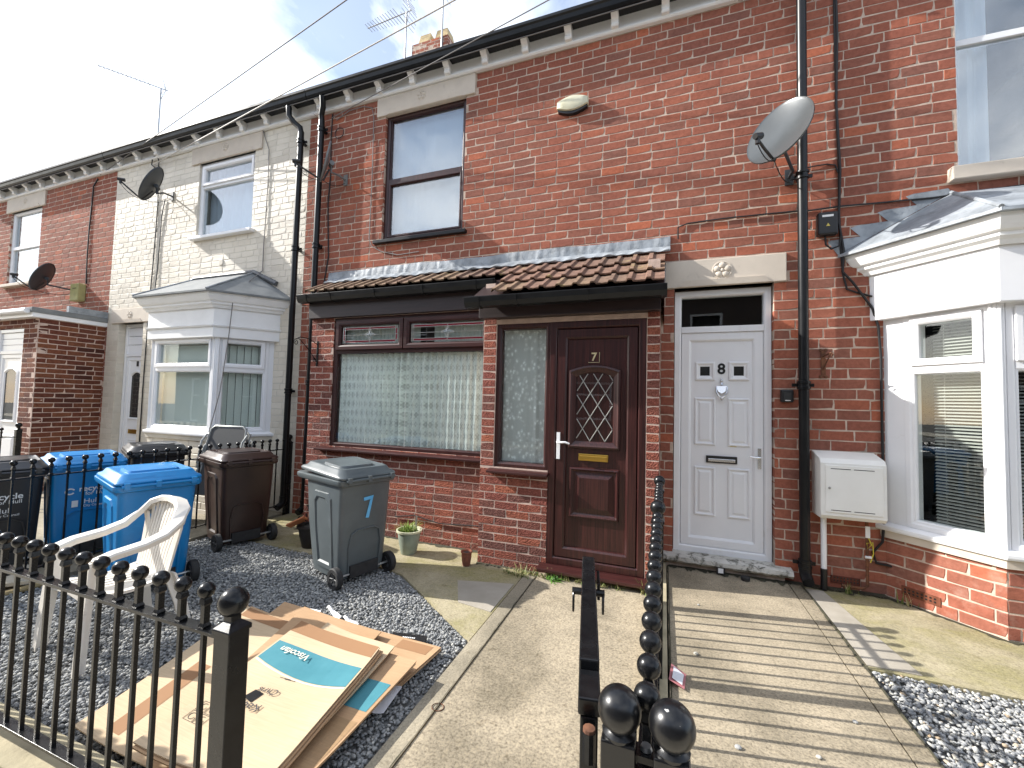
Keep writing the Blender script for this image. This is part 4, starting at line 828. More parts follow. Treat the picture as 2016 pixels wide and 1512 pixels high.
# ------------------------------------------------------------------ house five (far left, brick porch)
h5 = root('terraced_house', (-11, 0, -.06), 0, 'red brick terraced house with flat roofed brick porch at far left', 'house', 'houses of the terrace')
B5 = []; up5 = (-12.22, -11.12, 3.52, 4.965)
wall(W0, -13.4, -8.8155, -.12, 5.40, [up5, (-10.6, -9.4, 0, 2.2)], 'mortar', h5)
B5 += lay(W0, -13.4, -8.82, -.12, 5.26, [up5, (-12.38, -11.0, 4.96, 5.27), (-10.9, -8.85, -.2, 2.6)], 'brick_red', seed=21)
room(h5, -12.6, -10.8, .24, 3, 3.4, 5.2, 'interior_pale')
lintel(W0, -12.38, -11.0, 4.965, 5.25, h5); rosette(W0, -11.7, 5.14, .06, 'stone_paint', h5, .02)
P = Plane(0, .06); u0, u1, z0, z1 = up5
m = MB(); m.pic(P, u0, u1, z0, z1, PROF(.055, -.05, .03)); m.pbox(P, u0 + .05, u1 - .05, -.05, .024, 4.22, 4.28); w5 = m.build('window', 'upvc', h5, bevel=.002)
pane(P, u0 + .055, u1 - .055, z0 + .055, 4.22, -.01, w5, 'glass_upper'); pane(P, u0 + .055, u1 - .055, 4.28, z1 - .055, -.01, w5, 'glass_upper')
MB().pbox(W0, -12.3, -11.03, -.05, .075, 3.46, 3.515).build('sill', 'stone_paint', h5, bevel=.006)
eaves(h5, -13.4, -8.86, brx(-13.4, -8.87))
PR = Plane(-8.85, -.80, math.pi / 2); PF = Plane(0, -.80); dh = (-10.05, -9.25, -.2, 2.42)
wall(PR, 0, .80, -.14, 2.56, [], 'mortar_new', h5, depth=.1, name='porch_wall'); B5 += lay(PR, 0.004, .80, -.12, 2.56, [], 'brick_porch', .075, .2275, .010, hdr=0, seed=31)
wall(PF, -11.2, -8.851, -.14, 2.56, [dh], 'mortar_new', h5, depth=.1, name='porch_wall'); B5 += lay(PF, -11.2, -8.854, -.12, 2.56, [dh], 'brick_porch', .075, .2275, .010, hdr=0, seed=32)
P = Plane(0, -.77); m = MB(); m.pic(P, -10.04, -9.26, -.05, 2.41, [(0, -.06), (0, .01), (.05, .01), (.06, -.06)]); m.pbox(P, -9.99, -9.31, -.055, .006, 2.02, 2.07)
for k in range(3): m.pbox(P, -9.99, -9.31, -.04, -.012, 2.072 + .095 * k, 2.162 + .095 * k)
f5 = m.build('door_frame', 'upvc', h5, bevel=.003)
m = MB(); m.pbox(P, -9.98, -9.32, -.05, -.022, -.03, 2.015); m.pic(P, -9.98, -9.32, -.03, 2.015, [(0, -.05), (0, -.006), (.055, -.006), (.07, -.022)]); dd = m.build('door', 'upvc', h5, bevel=.002)
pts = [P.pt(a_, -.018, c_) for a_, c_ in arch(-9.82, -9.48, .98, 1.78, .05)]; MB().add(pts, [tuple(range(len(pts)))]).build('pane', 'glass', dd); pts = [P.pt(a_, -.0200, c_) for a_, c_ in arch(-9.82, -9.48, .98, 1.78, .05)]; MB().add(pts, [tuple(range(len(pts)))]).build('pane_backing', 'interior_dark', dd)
m = MB(); m.loft([[P.pt(a_, d_, c_) for a_, c_ in arch(-9.85 + q, -9.45 - q, .95 + q, 1.81 - q, .06)] for q, d_ in ((0, -.022), (.004, -.002), (.018, .0), (.035, -.016))]); m.build('glazing_bead', 'upvc', dd)
MB().pic(P, -9.85, -9.45, .2, .75, PP, True).build('panel', 'upvc', dd)
MB().box(-11.25, -8.80, -.90, 0, 2.62, 2.70).build('porch_roof', 'roof_felt', h5, bevel=.01)
MB().box(-11.24, -8.815, -.885, 0, 2.555, 2.62).build('porch_fascia', 'upvc', h5)
m = MB(); m.tube([(-11.3, -.93, 2.64), (-8.86, -.93, 2.64)], .04, 10); m.build('porch_gutter', 'upvc', h5, smooth=True)
MB().box(-8.86, -8.80, -.5, -.006, 2.70, 2.80).build('porch_flashing', 'lead', h5)
place_bricks(h5, B5)

# chimney on the ridge between houses six and seven
ch = root('chimney_stack', (-5.3, 4.3, 8.3), 0, 'brick chimney stack with two square buff pots above the gutter', 'chimney')
MB().box(-5.80, -4.82, 4.02, 4.62, 8.2, 10.04).build('stack', 'mortar', ch)
cb = lay(Plane(0, 4.02), -5.80, -4.82, 9.0, 10.04, [], 'brick_red', seed=41) + lay(Plane(-4.82, 4.02, math.pi / 2), 0, .6, 9.0, 10.04, [], 'brick_red', seed=42); place_bricks(ch, cb, 120)
for x in (-5.52, -5.06):
    m = MB(); m.loft([[(x - a, 4.3 - a, z), (x + a, 4.3 - a, z), (x + a, 4.3 + a, z), (x - a, 4.3 + a, z)] for a, z in ((.19, 10.04), (.18, 10.12), (.14, 10.36), (.12, 10.36), (.12, 10.2))], True, False, True); m.build('chimney_pot', 'chimney_pot', ch, bevel=.006)

# terrace across the street (seen only as reflections in the glass)
far = root('far_terrace', (0, -12.4, 0), 0, 'brick terrace across the street mirrored in the window panes', 'house')
FP = Plane(0, -12.4, math.pi)
fh = [(x0, x0 + 1.1, 3.4, 4.95) for x0 in range(-22, 24, 4)] + [(x0 - .2, x0 + 1.6, .9, 2.3) for x0 in range(-22, 24, 4)] + [(x0 + 2.0, x0 + 2.8, 0, 2.4) for x0 in range(-22, 24, 4)]
M('far_brick', (.10, .075, .065), .9, col2=(.07, .055, .05), ns=3); wall(FP, -26, 26, -.1, 5.5, fh, 'far_brick', far)
m = MB(); m.quad((-26, -12.2, 5.5), (26, -12.2, 5.5), (26, -16.5, 8.6), (-26, -16.5, 8.6)); m.quad((-26, -16.5, 8.6), (26, -16.5, 8.6), (26, -20.5, 5.5), (-26, -20.5, 5.5)); m.build('roof', 'slate', far)
for h in fh:
    m = MB(); m.pic(FP, h[0], h[1], h[2], h[3], PROF(.08, -.1, -.03)); m.pbox(FP, h[0] + .05, h[1] - .05, -.1, -.04, (h[2] + h[3]) / 2 + .2, (h[2] + h[3]) / 2 + .27); wf = m.build('window', 'upvc', far)
    MB().pbox(FP, h[0], h[1], -.2, -.15, h[2], h[3]).build('pane', 'interior_dark', wf)

# ------------------------------------------------------------------ curtains and blinds
def curtain(name, P, u0, u1, z0, z1, d, mat, label, amp=.014, wl=.075, cols=None, group=None):
    m = MB(); n = cols or int((u1 - u0) / .007); rows = 5; ph = random.uniform(0, 6); uv = []
    for j in range(rows + 1):
        z = z0 + (z1 - z0) * j / rows
        for i in range(n + 1):
            u = u0 + (u1 - u0) * i / n; a = amp * (.75 + .5 * math.sin(u * 5 + ph)) * (1.1 - .25 * j / rows)
            t = u * 2 * math.pi / wl + 1.6 * math.sin(u * 7 + ph) + .25 * math.sin(j * 1.3 + u * 3); dd_ = a * math.sin(t) + .3 * a * math.sin(2.3 * t + 1)
            m.v.append(P.pt(u + .25 * a * math.cos(t), d + dd_, z + .004 * math.sin(t) * (j == 0))); uv.append(((u - u0) * 1.35, z - z0))
    m.f = [(j * (n + 1) + i, j * (n + 1) + i + 1, (j + 1) * (n + 1) + i + 1, (j + 1) * (n + 1) + i) for j in range(rows) for i in range(n)]
    m.uv = uv; return single(name, m, mat, label, 'curtain', group, smooth=True, sharp=180)
curtain('lace_curtain', E1, -3.66, -1.64, .925, 1.985, -.090, 'lace_window', 'wide pleated lace curtain behind the big brown framed window', amp=.030, wl=.085)
curtain('lace_curtain', E2, -1.46, -1.02, .89, 2.15, -.10, 'lace_floral', 'floral lace curtain behind the narrow window beside the brown door', amp=.012, wl=.09)
curtain('net_curtain', E1, -3.64, -2.60, 2.05, 2.39, -.13, 'blind', 'plain cream curtain behind the left stained glass light', amp=.006, wl=.05)
curtain('net_curtain', E1, -2.42, -1.65, 2.05, 2.39, -.13, 'blind', 'plain cream curtain behind the right stained glass light', amp=.006, wl=.05)
curtain('voile_curtain', W0, -3.28, -2.20, 3.45, 4.98, -.16, 'voile', 'white voile curtain in the upper brown framed window', amp=.005, wl=.3)
curtain('voile_curtain', W0, 2.18, 2.42, 3.40, 5.0, -.14, 'voile', 'white voile curtain in the upper window at far right', amp=.02, wl=.14)
curtain('voile_curtain', W0, -6.7, -5.6, 3.87, 4.97, -.18, 'voile', 'white curtain in the upper window of the cream house', amp=.02, wl=.2)
curtain('voile_curtain', W0, -12.2, -11.15, 3.55, 4.95, -.18, 'voile', 'pale curtain in the upper window at far left', amp=.02, wl=.2)
def vblind(P, u0, u1, z0, z1, d, label):
    o = root('vertical_blind', P.pt((u0 + u1) / 2, d, z0), 0, label, 'blind', 'blinds of the cream house bay')
    MB().pbox(P, u0, u1, d - .02, d + .02, z1 - .03, z1).build('rail', 'slat_white', o)
    k = int((u1 - u0) / .075); me = None
    for i in range(k):
        u = u0 + (i + .5) * (u1 - u0) / k; Q = Plane(*P.pt(u, d, 0)[:2], P.a + R(18)); m = MB(); m.pbox(Q, -.04, .04, -.001, .001, z0, z1 - .03); m.build('slat', 'blind', o)
vblind(Plane(0, -.5), -6.60, -5.5, 1.02, 2.15, -.13, 'pale vertical blind in the front of the cream bay window')
vblind(Plane(-5.43, -.5, SIDE), .06, .56, 1.02, 2.15, -.13, 'pale vertical blind in the angled side of the cream bay window')
def venetian(P, u0, u1, z0, z1, d, label):
    m = MB(); z = z0
    while z < z1:
        m.add([P.pt(u0, d - .010, z + .007), P.pt(u1, d - .010, z + .007), P.pt(u1, d, z + .002), P.pt(u0, d, z + .002), P.pt(u1, d + .011, z - .006), P.pt(u0, d + .011, z - .006)], [(0, 1, 2, 3), (3, 2, 4, 5)]); z += .024
    for u in (u0 + .06, u1 - .06): m.pbox(P, u - .002, u + .002, d - .001, d + .001, z0, z1)
    m.pbox(P, u0, u1, d - .014, d + .014, z1, z1 + .03); return single('venetian_blind', m, 'slat_white', label, 'blind', 'blinds of the white bay window')
venetian(Plane(1.67, 0, -SIDE), .25, .58, .62, 2.15, -.15, 'cream slatted blind in the angled side of the white bay window')
venetian(Plane(2.10, -.5, 0), .06, 1.19, .62, 2.15, -.15, 'cream slatted blind in the front of the white bay window')

# ------------------------------------------------------------------ railings and gate
def finial_bar():
    """one square bar with a ball finial on a collared neck, base at z = 0"""
    pass
def fence(name, a, b, zg, zr, zb, posts, spacing, label, group='black iron railings', rail_w=.036, ball=.0255, bars=None, bar=.0068, post_w=.034, post_z=None, pball=.045, railz0=.10):
    a, b = Vector(a), Vector(b); t = (b - a).normalized(); Ln = (b - a).length; nrm = Vector((-t.y, t.x, 0)); ang = math.atan2(t.y, t.x)
    o = root(name, (a.x, a.y, zg), ang, label, 'fence', group); Lm = lambda *q: q
    for z in (zr, zg + railz0): MB().box(0, Ln, -rail_w / 2, rail_w / 2, z - zg - .006, z - zg + .004).build('rail', 'iron_black', o, world=False, bevel=.001)
    mb = MB(); mb.box(-bar, bar, -bar, bar, railz0 - .02, zr - zg + .03)
    mb.loft([[(x * s, y * s, z) for x, y in ((-1, -1), (1, -1), (1, 1), (-1, 1))] for s, z in ((.011, zr - zg + .004), (.012, zr - zg + .010), (.0085, zr - zg + .018), (.0085, zr - zg + .065), (.0125, zr - zg + .072), (.0105, zr - zg + .084), (.0065, zr - zg + .098), (.0065, zb - zg))])
    proto = None; fb = None
    for s in (bars if bars is not None else [spacing * (k + .5) for k in range(int(Ln / spacing))]):
        if any(abs(s - p) < .06 for p in posts): continue
        if proto is None:
            proto = mb.build('bar', 'iron_black', o, world=False, bevel=.001); fb = MB().ball((0, 0, zb - zg), ball, 20, 12).build('ball_finial', 'iron_black', proto, world=False, smooth=True, sharp=180); c = proto
        else:
            c = proto.copy(); COL.objects.link(c); c.parent = o; d = fb.copy(); COL.objects.link(d); d.parent = c
        c.location = (s, 0, 0)
    pz = post_z if post_z else zb
    for s in posts:
        m = MB(); w = post_w; m.box(s - w, s + w, -w, w, -.06, pz - zg - .075); m.loft([[(s + x * q, y * q, z) for x, y in ((-1, -1), (1, -1), (1, 1), (-1, 1))] for q, z in ((w + .004, pz - zg - .078), (w + .004, pz - zg - .066), (w * .5, pz - zg - .05), (w * .5, pz - zg - .03))])
        p = m.build('post', 'iron_black', o, world=False, bevel=.002); MB().ball((s, 0, pz - zg), pball, 26, 16).build('ball', 'iron_black', p, world=False, smooth=True, sharp=180)
        MB().lathe([(.004, 0), (.008, -.004), (.008, -.006)], (s - .006, -w - .001, pz - zg - .10), 8, 'y').build('bolt', 'galv', p, world=False)
    return o
K = .862; FY = -3.345
ffs = [-1.43 * K - .1004 * k for k in range(14)]
fence('railing', (-1.122, FY), (-4.62, FY), .19, .782, .890, [0.0], .1004, 'low black iron railing with ball finials along the front of the yard', bars=[-1.122 - x for x in ffs] + [-1.122 - ffs[-1] + .1004 * (k + 1) for k in range(20)], post_z=.878, ball=.0222, pball=.039, post_w=.030, bar=.0062, rail_w=.034, railz0=.055)
fence('railing', (-.026, -.92), (-.026, -3.36), .02, .775, .888, [0.0, .86], .1, 'black ball topped railing between the two front paths', bars=[.09 + .1005 * k for k in range(24)], ball=.0255, pball=.040, post_z=.905, post_w=.030, bar=.0082, rail_w=.034, railz0=.035)
fence('railing', (-4.615, -.03), (-4.615, -3.1), -.03, .78, .90, [0.0, 2.62], .104, 'black iron railing behind the bins dividing off the cream house', bars=[.08 + .104 * k for k in range(29)], ball=.022, pball=.036, bar=.006, post_w=.030, post_z=.93)
fence('railing', (-8.78, -.95), (-8.78, -3.1), -.03, .78, .90, [0.0], .11, 'short black railing before the far left porch', ball=.022, pball=.036, bar=.006, post_w=.03, post_z=.95)
def ball_post(name, x, y, zc, w, r, label):
    o = root(name, (x, y, -.03), 0, label, 'post'); MB().box(x - w, x + w, y - w, y + w, -.05, zc - .042).build('post', 'iron_chipped', o, bevel=.003)
    MB().ball((x, y, zc), r, 30, 18).build('ball', 'iron_chipped', o, smooth=True, sharp=180); MB().lathe([(w * 1.02, zc - .044), (w * 1.04, zc - .038), (.022, zc - .032), (.016, zc - .022)], (x, y, 0), 16).build('neck', 'iron_chipped', o, smooth=True); return o
gp = ball_post('gate_post', -.073, -3.375, .888, .030, .0395, 'black gate post with large ball beside the divider railing end')
m = MB(); m.box(-.045, -.008, -3.372, -3.338, .80, .812); m.build('link_plate', 'iron_black', gp); MB().lathe([(.0001, .004), (.009, .004), (.011, 0), (.012, -.003)], (-.026, -3.352, .816), 10).build('bolt', 'galv', gp, smooth=True)
ball_post('fence_post', .018, -3.385, .890, .030, .0395, 'black end post with large ball at the near end of the divider railing')
GA = math.atan2(.725, -.125)
ga = root('gate', (-.138, -3.315, .06), GA, 'open black metal gate seen edge on over the front path', 'gate')
def gbox(name, *b, bevel=.003, mat='iron_black'): return MB().box(*b).build(name, mat, ga, world=False, bevel=bevel)
m = MB(); m.box(.10, .76, -.023, .023, .775, .810); m.box(.0, .098, -.023, .023, .755, .790); m.build('top_rail', 'iron_black', ga, world=False, bevel=.004)
for x in (.018, .742): gbox('stile', x - .018, x + .018, -.018, .018, .0, .754 if x < .1 else .774)
gbox('bottom_rail', .038, .722, -.015, .015, .05, .08)
for k in range(5): gbox('bar', .14 + .115 * k - .007, .14 + .115 * k + .007, -.007, .007, .078, .774, bevel=0)
lt = MB().tube([(.60, -.055, .745), (.60, .055, .745)], .012, 10).build('latch', 'iron_black', ga, world=False, smooth=True)
for y in (-.05, .05): MB().tube([(.60 + .022 * math.sin(t), y, .712 + .034 * math.cos(t)) for t in [2 * math.pi * k / 16 for k in range(17)]], .0042, 6).build('ring_handle', 'iron_black', lt, world=False, smooth=True)
MB().box(.60, .72, -.040, -.030, .72, .775).build('latch_bar', 'iron_black', lt, world=False, bevel=.002)
m = MB(); m.tube([(-.03, 0, .695), (-.03, 0, .75)], .014, 10); m.box(-.03, .01, -.012, .012, .70, .735); m.build('hinge', 'iron_black', ga, world=False, smooth=True); MB().lathe([(.0001, .758), (.012, .756), (.014, .74)], (-.03, 0, 0), 10).build('hinge_cap', 'rust', ga, world=False, smooth=True)

# ------------------------------------------------------------------ wheelie bins
def rrect(hx, y0, y1, z, r=.05, n=3):
    pts = []
    for cx, cy, a0 in ((hx - r, y1 - r, 0), (-hx + r, y1 - r, 90), (-hx + r, y0 + r, 180), (hx - r, y0 + r, 270)):
        for k in range(n + 1): a = R(a0 + 90 * k / n); pts.append((cx + r * math.cos(a), cy + r * math.sin(a), z))
    return pts
def wheelie_bin(loc, ang, mat, label, lift=0, H=.80, lid_tilt=0, group='wheelie bins in the yards'):
    """local axes: y = 0 at the rear face (axle), front towards +y; x along the axle"""
    o = root('wheelie_bin', loc, ang, label, 'bin', group); B = dict(world=False)
    m = MB(); prof = [(.205, .05, .47, .05), (.212, .035, .49, .12), (.228, .02, .55, .45), (.238, .005, .585, H - .06), (.240, 0, .592, H - .03)]
    m.loft([rrect(hx, y0, y1, z, .045) for hx, y0, y1, z in prof], True, True, False); body = m.build('body', mat, o, smooth=True, bevel=0, **B)
    m = MB(); m.loft([rrect(hx, y0, y1, z, .05) for hx, y0, y1, z in ((.238, 0, .592, H - .060), (.262, -.022, .70, H - .052), (.270, -.026, .722, H - .035), (.270, -.026, .722, H - .010), (.262, -.015, .712, H - .003), (.225, .02, .56, H - .003))]); m.build('rim', mat, o, smooth=True, **B)
    for s in (-1, 1):   # moulded channel in each side, standing proud round a recess
        m = MB(); pts = lambda i, x: [(s * x(z), y, z) for y, z in ((.13 + i, .10 + i), (.40 - i, .10 + i), (.44 - i, .40), (.46 - i, H - .17 - i), (.42 - i, H - .13 - i), (.20 + i, H - .13 - i), (.16 + i, H - .17 - i), (.14 + i, .40))]
        bx_ = lambda z: .205 + .030 * min(1, max(0, (z - .05) / (H - .1)))
        m.loft([pts(0, lambda z: bx_(z) + .001), pts(.008, lambda z: bx_(z) + .014), pts(.045, lambda z: bx_(z) + .016), pts(.060, lambda z: bx_(z) + .004)]); m.add(pts(.058, lambda z: bx_(z) + .0045), [tuple(range(8))]); m.build('side_channel', mat, body, smooth=True, sharp=25, **B)
    m = MB()   # embossed outline on the rear face
    q = [(-.14, .10), (-.15, .30), (-.13, .40), (-.08, .43), (.08, .43), (.13, .40), (.15, .30), (.14, .10)]; m.tube([(x, .030 - .034 * z, z) for x, z in q], .007, 6); m.build('rear_rib', mat, body, smooth=True, **B)
    MB().box(-.13, .13, .012, .06, .055, .15).build('axle_notch', 'rubber', o, **B)
    m = MB(); rings = []; zl = H + .002
    def lidring(sx, sy0, sy1, z, tilt=0): return [(x, y, zz + (y - .02) * lid_tilt) for x, y, zz in rrect(.272 * sx, sy0, sy1, z, .055)]
    m.loft([lidring(.95, -.02, .640, zl), lidring(.985, -.03, .655, zl - .002), lidring(.99, -.034, .662, zl + .012), lidring(.97, -.022, .650, zl + .024), lidring(.90, .02, .615, zl + .034), lidring(.84, .045, .585, zl + .064), lidring(.79, .065, .565, zl + .070), lidring(.72, .10, .53, zl + .056)], True, False, True); lid = m.build('lid', mat, o, smooth=True, sharp=40, **B)
    m = MB(); m.loft([lidring(.60, .14, .47, zl + .055), lidring(.58, .15, .46, zl + .074), lidring(.50, .18, .43, zl + .076)], True, False, True); m.build('lid_panel', mat, lid, smooth=True, sharp=30, **B)
    m = MB(); m.tube([(-.23, -.045, H - .01), (.23, -.045, H - .01)], .011, 8)
    for x in (-.2, -.02, .2): m.box(x - .016, x + .016, -.055, .01, H - .03, H + .016)
    m.build('hinge_bar', mat, o, smooth=True, **B)
    m = MB(); m.tube([(-.12, .64, zl + .014), (-.10, .685, zl + .016), (.10, .685, zl + .016), (.12, .64, zl + .014)], .012, 8); m.build('lid_grip', mat, lid, smooth=True, **B)
    MB().tube([(-.262, .03, .085), (.262, .03, .085)], .010, 8).build('axle', 'galv', o, smooth=True, **B)
    for s in (-1, 1):
        m = MB(); m.lathe([(.050, -.022), (.078, -.026), (.085, -.018), (.085, .018), (.078, .026), (.050, .022)], (s * .25, .03, .085), 28, 'x'); wh = m.build('wheel', 'rubber', o, smooth=True, **B)
        m = MB(); m.lathe([(.052, -.016), (.046, -.020), (.016, -.006), (.012, -.016), (.0005, -.016)], (s * .25, .03, .085), 20, 'x'); m.lathe([(.052, .016), (.046, .020), (.016, .006), (.012, .016), (.0005, .016)], (s * .25, .03, .085), 20, 'x')
        for k in range(6): a = math.pi * k / 3; m.tube([(s * .25 + .013, .03 + .014 * math.cos(a), .085 + .014 * math.sin(a)), (s * .25 + .019, .03 + .048 * math.cos(a), .085 + .048 * math.sin(a))], .005, 5); m.tube([(s * .25 - .013, .03 + .014 * math.cos(a), .085 + .014 * math.sin(a)), (s * .25 - .019, .03 + .048 * math.cos(a), .085 + .048 * math.sin(a))], .005, 5)
        m.build('hub', 'wheel_hub', wh, smooth=True, **B)
    return o
BA = math.atan2(.5, .155) + math.pi      # local x runs along the axle, rear face towards the right
def bin_at(w1, w2, *a, **k):             # from the ground points of the two wheels
    w1, w2 = Vector(w1), Vector(w2); t = (w2 - w1).normalized(); return wheelie_bin(((w1.x + w2.x) / 2, (w1.y + w2.y) / 2, k.pop('z', G7)), math.atan2(t.y, t.x), *a, **k)
bg = bin_at((-2.405, -1.53), (-2.25, -1.03), 'bin_grey', 'grey wheelie bin with a blue painted 7 under the window', H=.86, lid_tilt=.05)
def on_rear(o, x, z): return WM[o.name] @ Vector((x, .040 - .040 * z - .006, z))
def rear_axes(o): q = WM[o.name].to_3x3(); return q @ Vector((1, 0, 0)), q @ Vector((0, -.04, 1)).normalized()
body = [c for c in bpy.data.objects if c.parent == bg and c.name.startswith('body')][0]
ax, az = rear_axes(bg); nrm_ = ax.cross(az)
m = MB(); c0 = on_rear(bg, .01, .62)
def pp(x, z): return c0 + ax * x + az * z + nrm_ * .004
m.add([pp(-.050, .072), pp(.045, .080), pp(.038, .050), pp(-.046, .044), pp(.012, .045), pp(-.022, -.10), pp(.010, -.105)], [(0, 3, 2, 1), (4, 2, 6, 5)]); m.build('painted_number', 'paint_blue', body)
bb = bin_at((-4.02, -1.33), (-3.87, -.85), 'bin_brown', 'brown wheelie bin between the blue bin and the house', H=.86)
bl = bin_at((-3.70, -2.31), (-3.56, -1.85), 'bin_blue', 'blue wheelie bin behind the white plastic chair', H=.84)
b2 = bin_at((-5.02, -2.12), (-4.88, -1.66), 'bin_blue', 'blue wheelie bin behind the dividing railing with recycle lettering', H=.84, z=-.05)
b1 = bin_at((-5.16, -2.62), (-5.02, -2.16), 'bin_black', 'black wheelie bin with white recycle lettering at far left', H=.83, z=-.05)
b3 = bin_at((-5.42, -1.36), (-5.22, -.88), 'bin_black', 'black wheelie bin behind the blue bins below the bay window', H=.85, z=-.05)
for o, s in ((b1, 1), (b2, 1)):
    ax, az = rear_axes(o); n_ = ax.cross(az) * .003
    bd = [c for c in bpy.data.objects if c.parent == o and c.name.startswith('body')][0]
    text('lettering', 'recycle', .066, on_rear(o, .03, .62) + n_, ax, az, 'print_white', bd, bold=.0012); text('lettering', 'for Hull', .046, on_rear(o, .05, .575) + n_, ax, az, 'print_white', bd)
    text('lettering', 'Hull', .060, on_rear(o, .02, .505) + n_, ax, az, 'print_white', bd); text('lettering', 'City Council', .028, on_rear(o, .04, .465) + n_, ax, az, 'print_white', bd)
    m = MB(); c_ = on_rear(o, -.12, .605) + n_; m.tube([c_ + ax * .028 * math.cos(t) + az * .024 * math.sin(t) for t in [.5 + 5.2 * k / 14 for k in range(15)]], .006, 6); m.build('emblem', 'print_white', bd)
    c_ = on_rear(o, -.085, .49) + n_; MB().add([c_ - ax * .02 - az * .028, c_ + ax * .02 - az * .028, c_ + ax * .02 + az * .03, c_ - ax * .02 + az * .03], [(0, 1, 2, 3)]).build('emblem', 'print_white', bd)
ax, az = rear_axes(bl); n_ = ax.cross(az) * .003; bd = [c for c in bpy.data.objects if c.parent == bl and c.name.startswith('body')][0]
for x, s in ((-.06, .022), (.05, .028)): c_ = on_rear(bl, x, .63) + n_; MB().add([c_ - ax * s - az * .02, c_ + ax * s - az * .028, c_ + ax * s * .8 + az * .022, c_ - ax * s * .6 + az * .03], [(0, 1, 2, 3)]).build('worn_sticker', 'bin_grey', bd)

# ------------------------------------------------------------------ white plastic armchair
def plastic_chair(loc, ang):
    o = root('plastic_chair', loc, ang, 'white moulded plastic armchair with slatted back in the gravel yard', 'chair'); B = dict(world=False, smooth=True, sharp=40)
    m = MB(); rings = []
    for k in range(9):   # dished seat, front edge rolled
        y = -.25 + .44 * k / 8; z = .43 - .03 * math.sin(math.pi * k / 8) - (.028 if k == 0 else 0) - .02 * k / 8; w_ = .255 - .025 * k / 8
        rings.append([(x * w_, y, z - .012 * (1 - x * x)) for x in (-1, -.6, -.2, .2, .6, 1)] + [(x * w_, y, z - .018 - .012 * (1 - x * x)) for x in (1, .6, .2, -.2, -.6, -1)])
    m.loft(rings, True, True, True); seat = m.build('seat', 'plastic_white', o, **B)
    for k in range(-3, 4): MB().tube([(k * .05, -.2, .432 - .01), (k * .05, 0, .408), (k * .05, .12, .402)], .004, 5).build('seat_rib', 'plastic_white', seat, **B)
    arm = [(-.275, -.255, .625), (-.285, -.16, .652), (-.285, 0, .668), (-.28, .12, .70), (-.262, .21, .765), (-.20, .275, .835), (-.10, .305, .865), (0, .312, .872)]
    path = arm + [(-x, y, z) for x, y, z in reversed(arm[:-1])]; m = MB(); rings = []; n = len(path)
    for i, p in enumerate(path):
        p = Vector(p); t = (Vector(path[min(i + 1, n - 1)]) - Vector(path[max(i - 1, 0)])).normalized(); up = Vector((0, .35 * (1 - abs(2 * i / (n - 1) - 1)), 1)).normalized(); sd_ = t.cross(up).normalized(); up = sd_.cross(t)
        rings.append([p + sd_ * a + up * b for a, b in ((-.038, .012), (.038, .012), (.047, 0), (.040, -.030), (.026, -.014), (-.026, -.014), (-.040, -.030), (-.047, 0))])
    m.loft(rings, True, True, True); m.build('arm_rail', 'plastic_white', o, **B)
    for k in range(-5, 6):   # vertical slats of the back
        x = k * .038; zt = .862 - .9 * x * x - .5 * abs(x) * .1; yt = .306 - 1.0 * x * x
        m = MB(); m.loft([[(x * f - .013, y, z), (x * f + .013, y, z), (x * f + .013, y + .010, z), (x * f - .013, y + .010, z)] for f, y, z in ((.86, .185, .40), (.9, .215, .55), (.97, .255, .70), (1.0, yt - .006, zt - .006))], True, True, True); m.build('back_slat', 'plastic_white', o, **B)
    for s in (-1, 1):
        m = MB(); m.loft([[(s * a, y, z) for a, y in ((x0, y0), (x1, y0), (x1, y0 + .016), (x0, y0 + .016))] for x0, x1, y0, z in ((.165, .215, .185, .40), (.18, .225, .215, .55), (.20, .245, .24, .70), (.21, .26, .235, .76))], True, True, True)
        m.build('back_frame', 'plastic_white', o, **B)
    for s in (-1, 1):
        m = MB(); m.loft([[(s * (cx + a), cy + b, z) for a, b in ((-wx, -.03), (wx, -.03), (wx, -.014), (-wx + .016, -.014), (-wx + .016, .03), (-wx, .03))] for cx, cy, wx, z in ((.295, -.285, .028, 0), (.285, -.272, .030, .22), (.268, -.255, .036, .43), (.272, -.25, .032, .63))], True, True, True); m.build('front_leg', 'plastic_white', o, **B)
        m = MB(); m.loft([[(s * (cx + a), cy + b, z) for a, b in ((-.03, .03), (.03, .03), (.03, .014), (-.014, .014), (-.014, -.03), (-.03, -.03))] for cx, cy, z in ((.275, .30, 0), (.255, .265, .2), (.22, .20, .41))], True, True, True); m.build('rear_leg', 'plastic_white', o, **B)
    m = MB(); m.loft([[(x, -.262, .415), (x, -.246, .415), (x, -.246, .36 + .0 * x + .9 * (x * x - .04) * 0 + .03 * math.cos(x * 6)), (x, -.262, .36 + .03 * math.cos(x * 6))] for x in [-.25 + .05 * k for k in range(11)]], True, True, True); m.build('apron', 'plastic_white', o, **B)
    return o
pc = plastic_chair((-3.14, -2.56, G7), R(-6)); pc.scale = (.9, .86, .93)

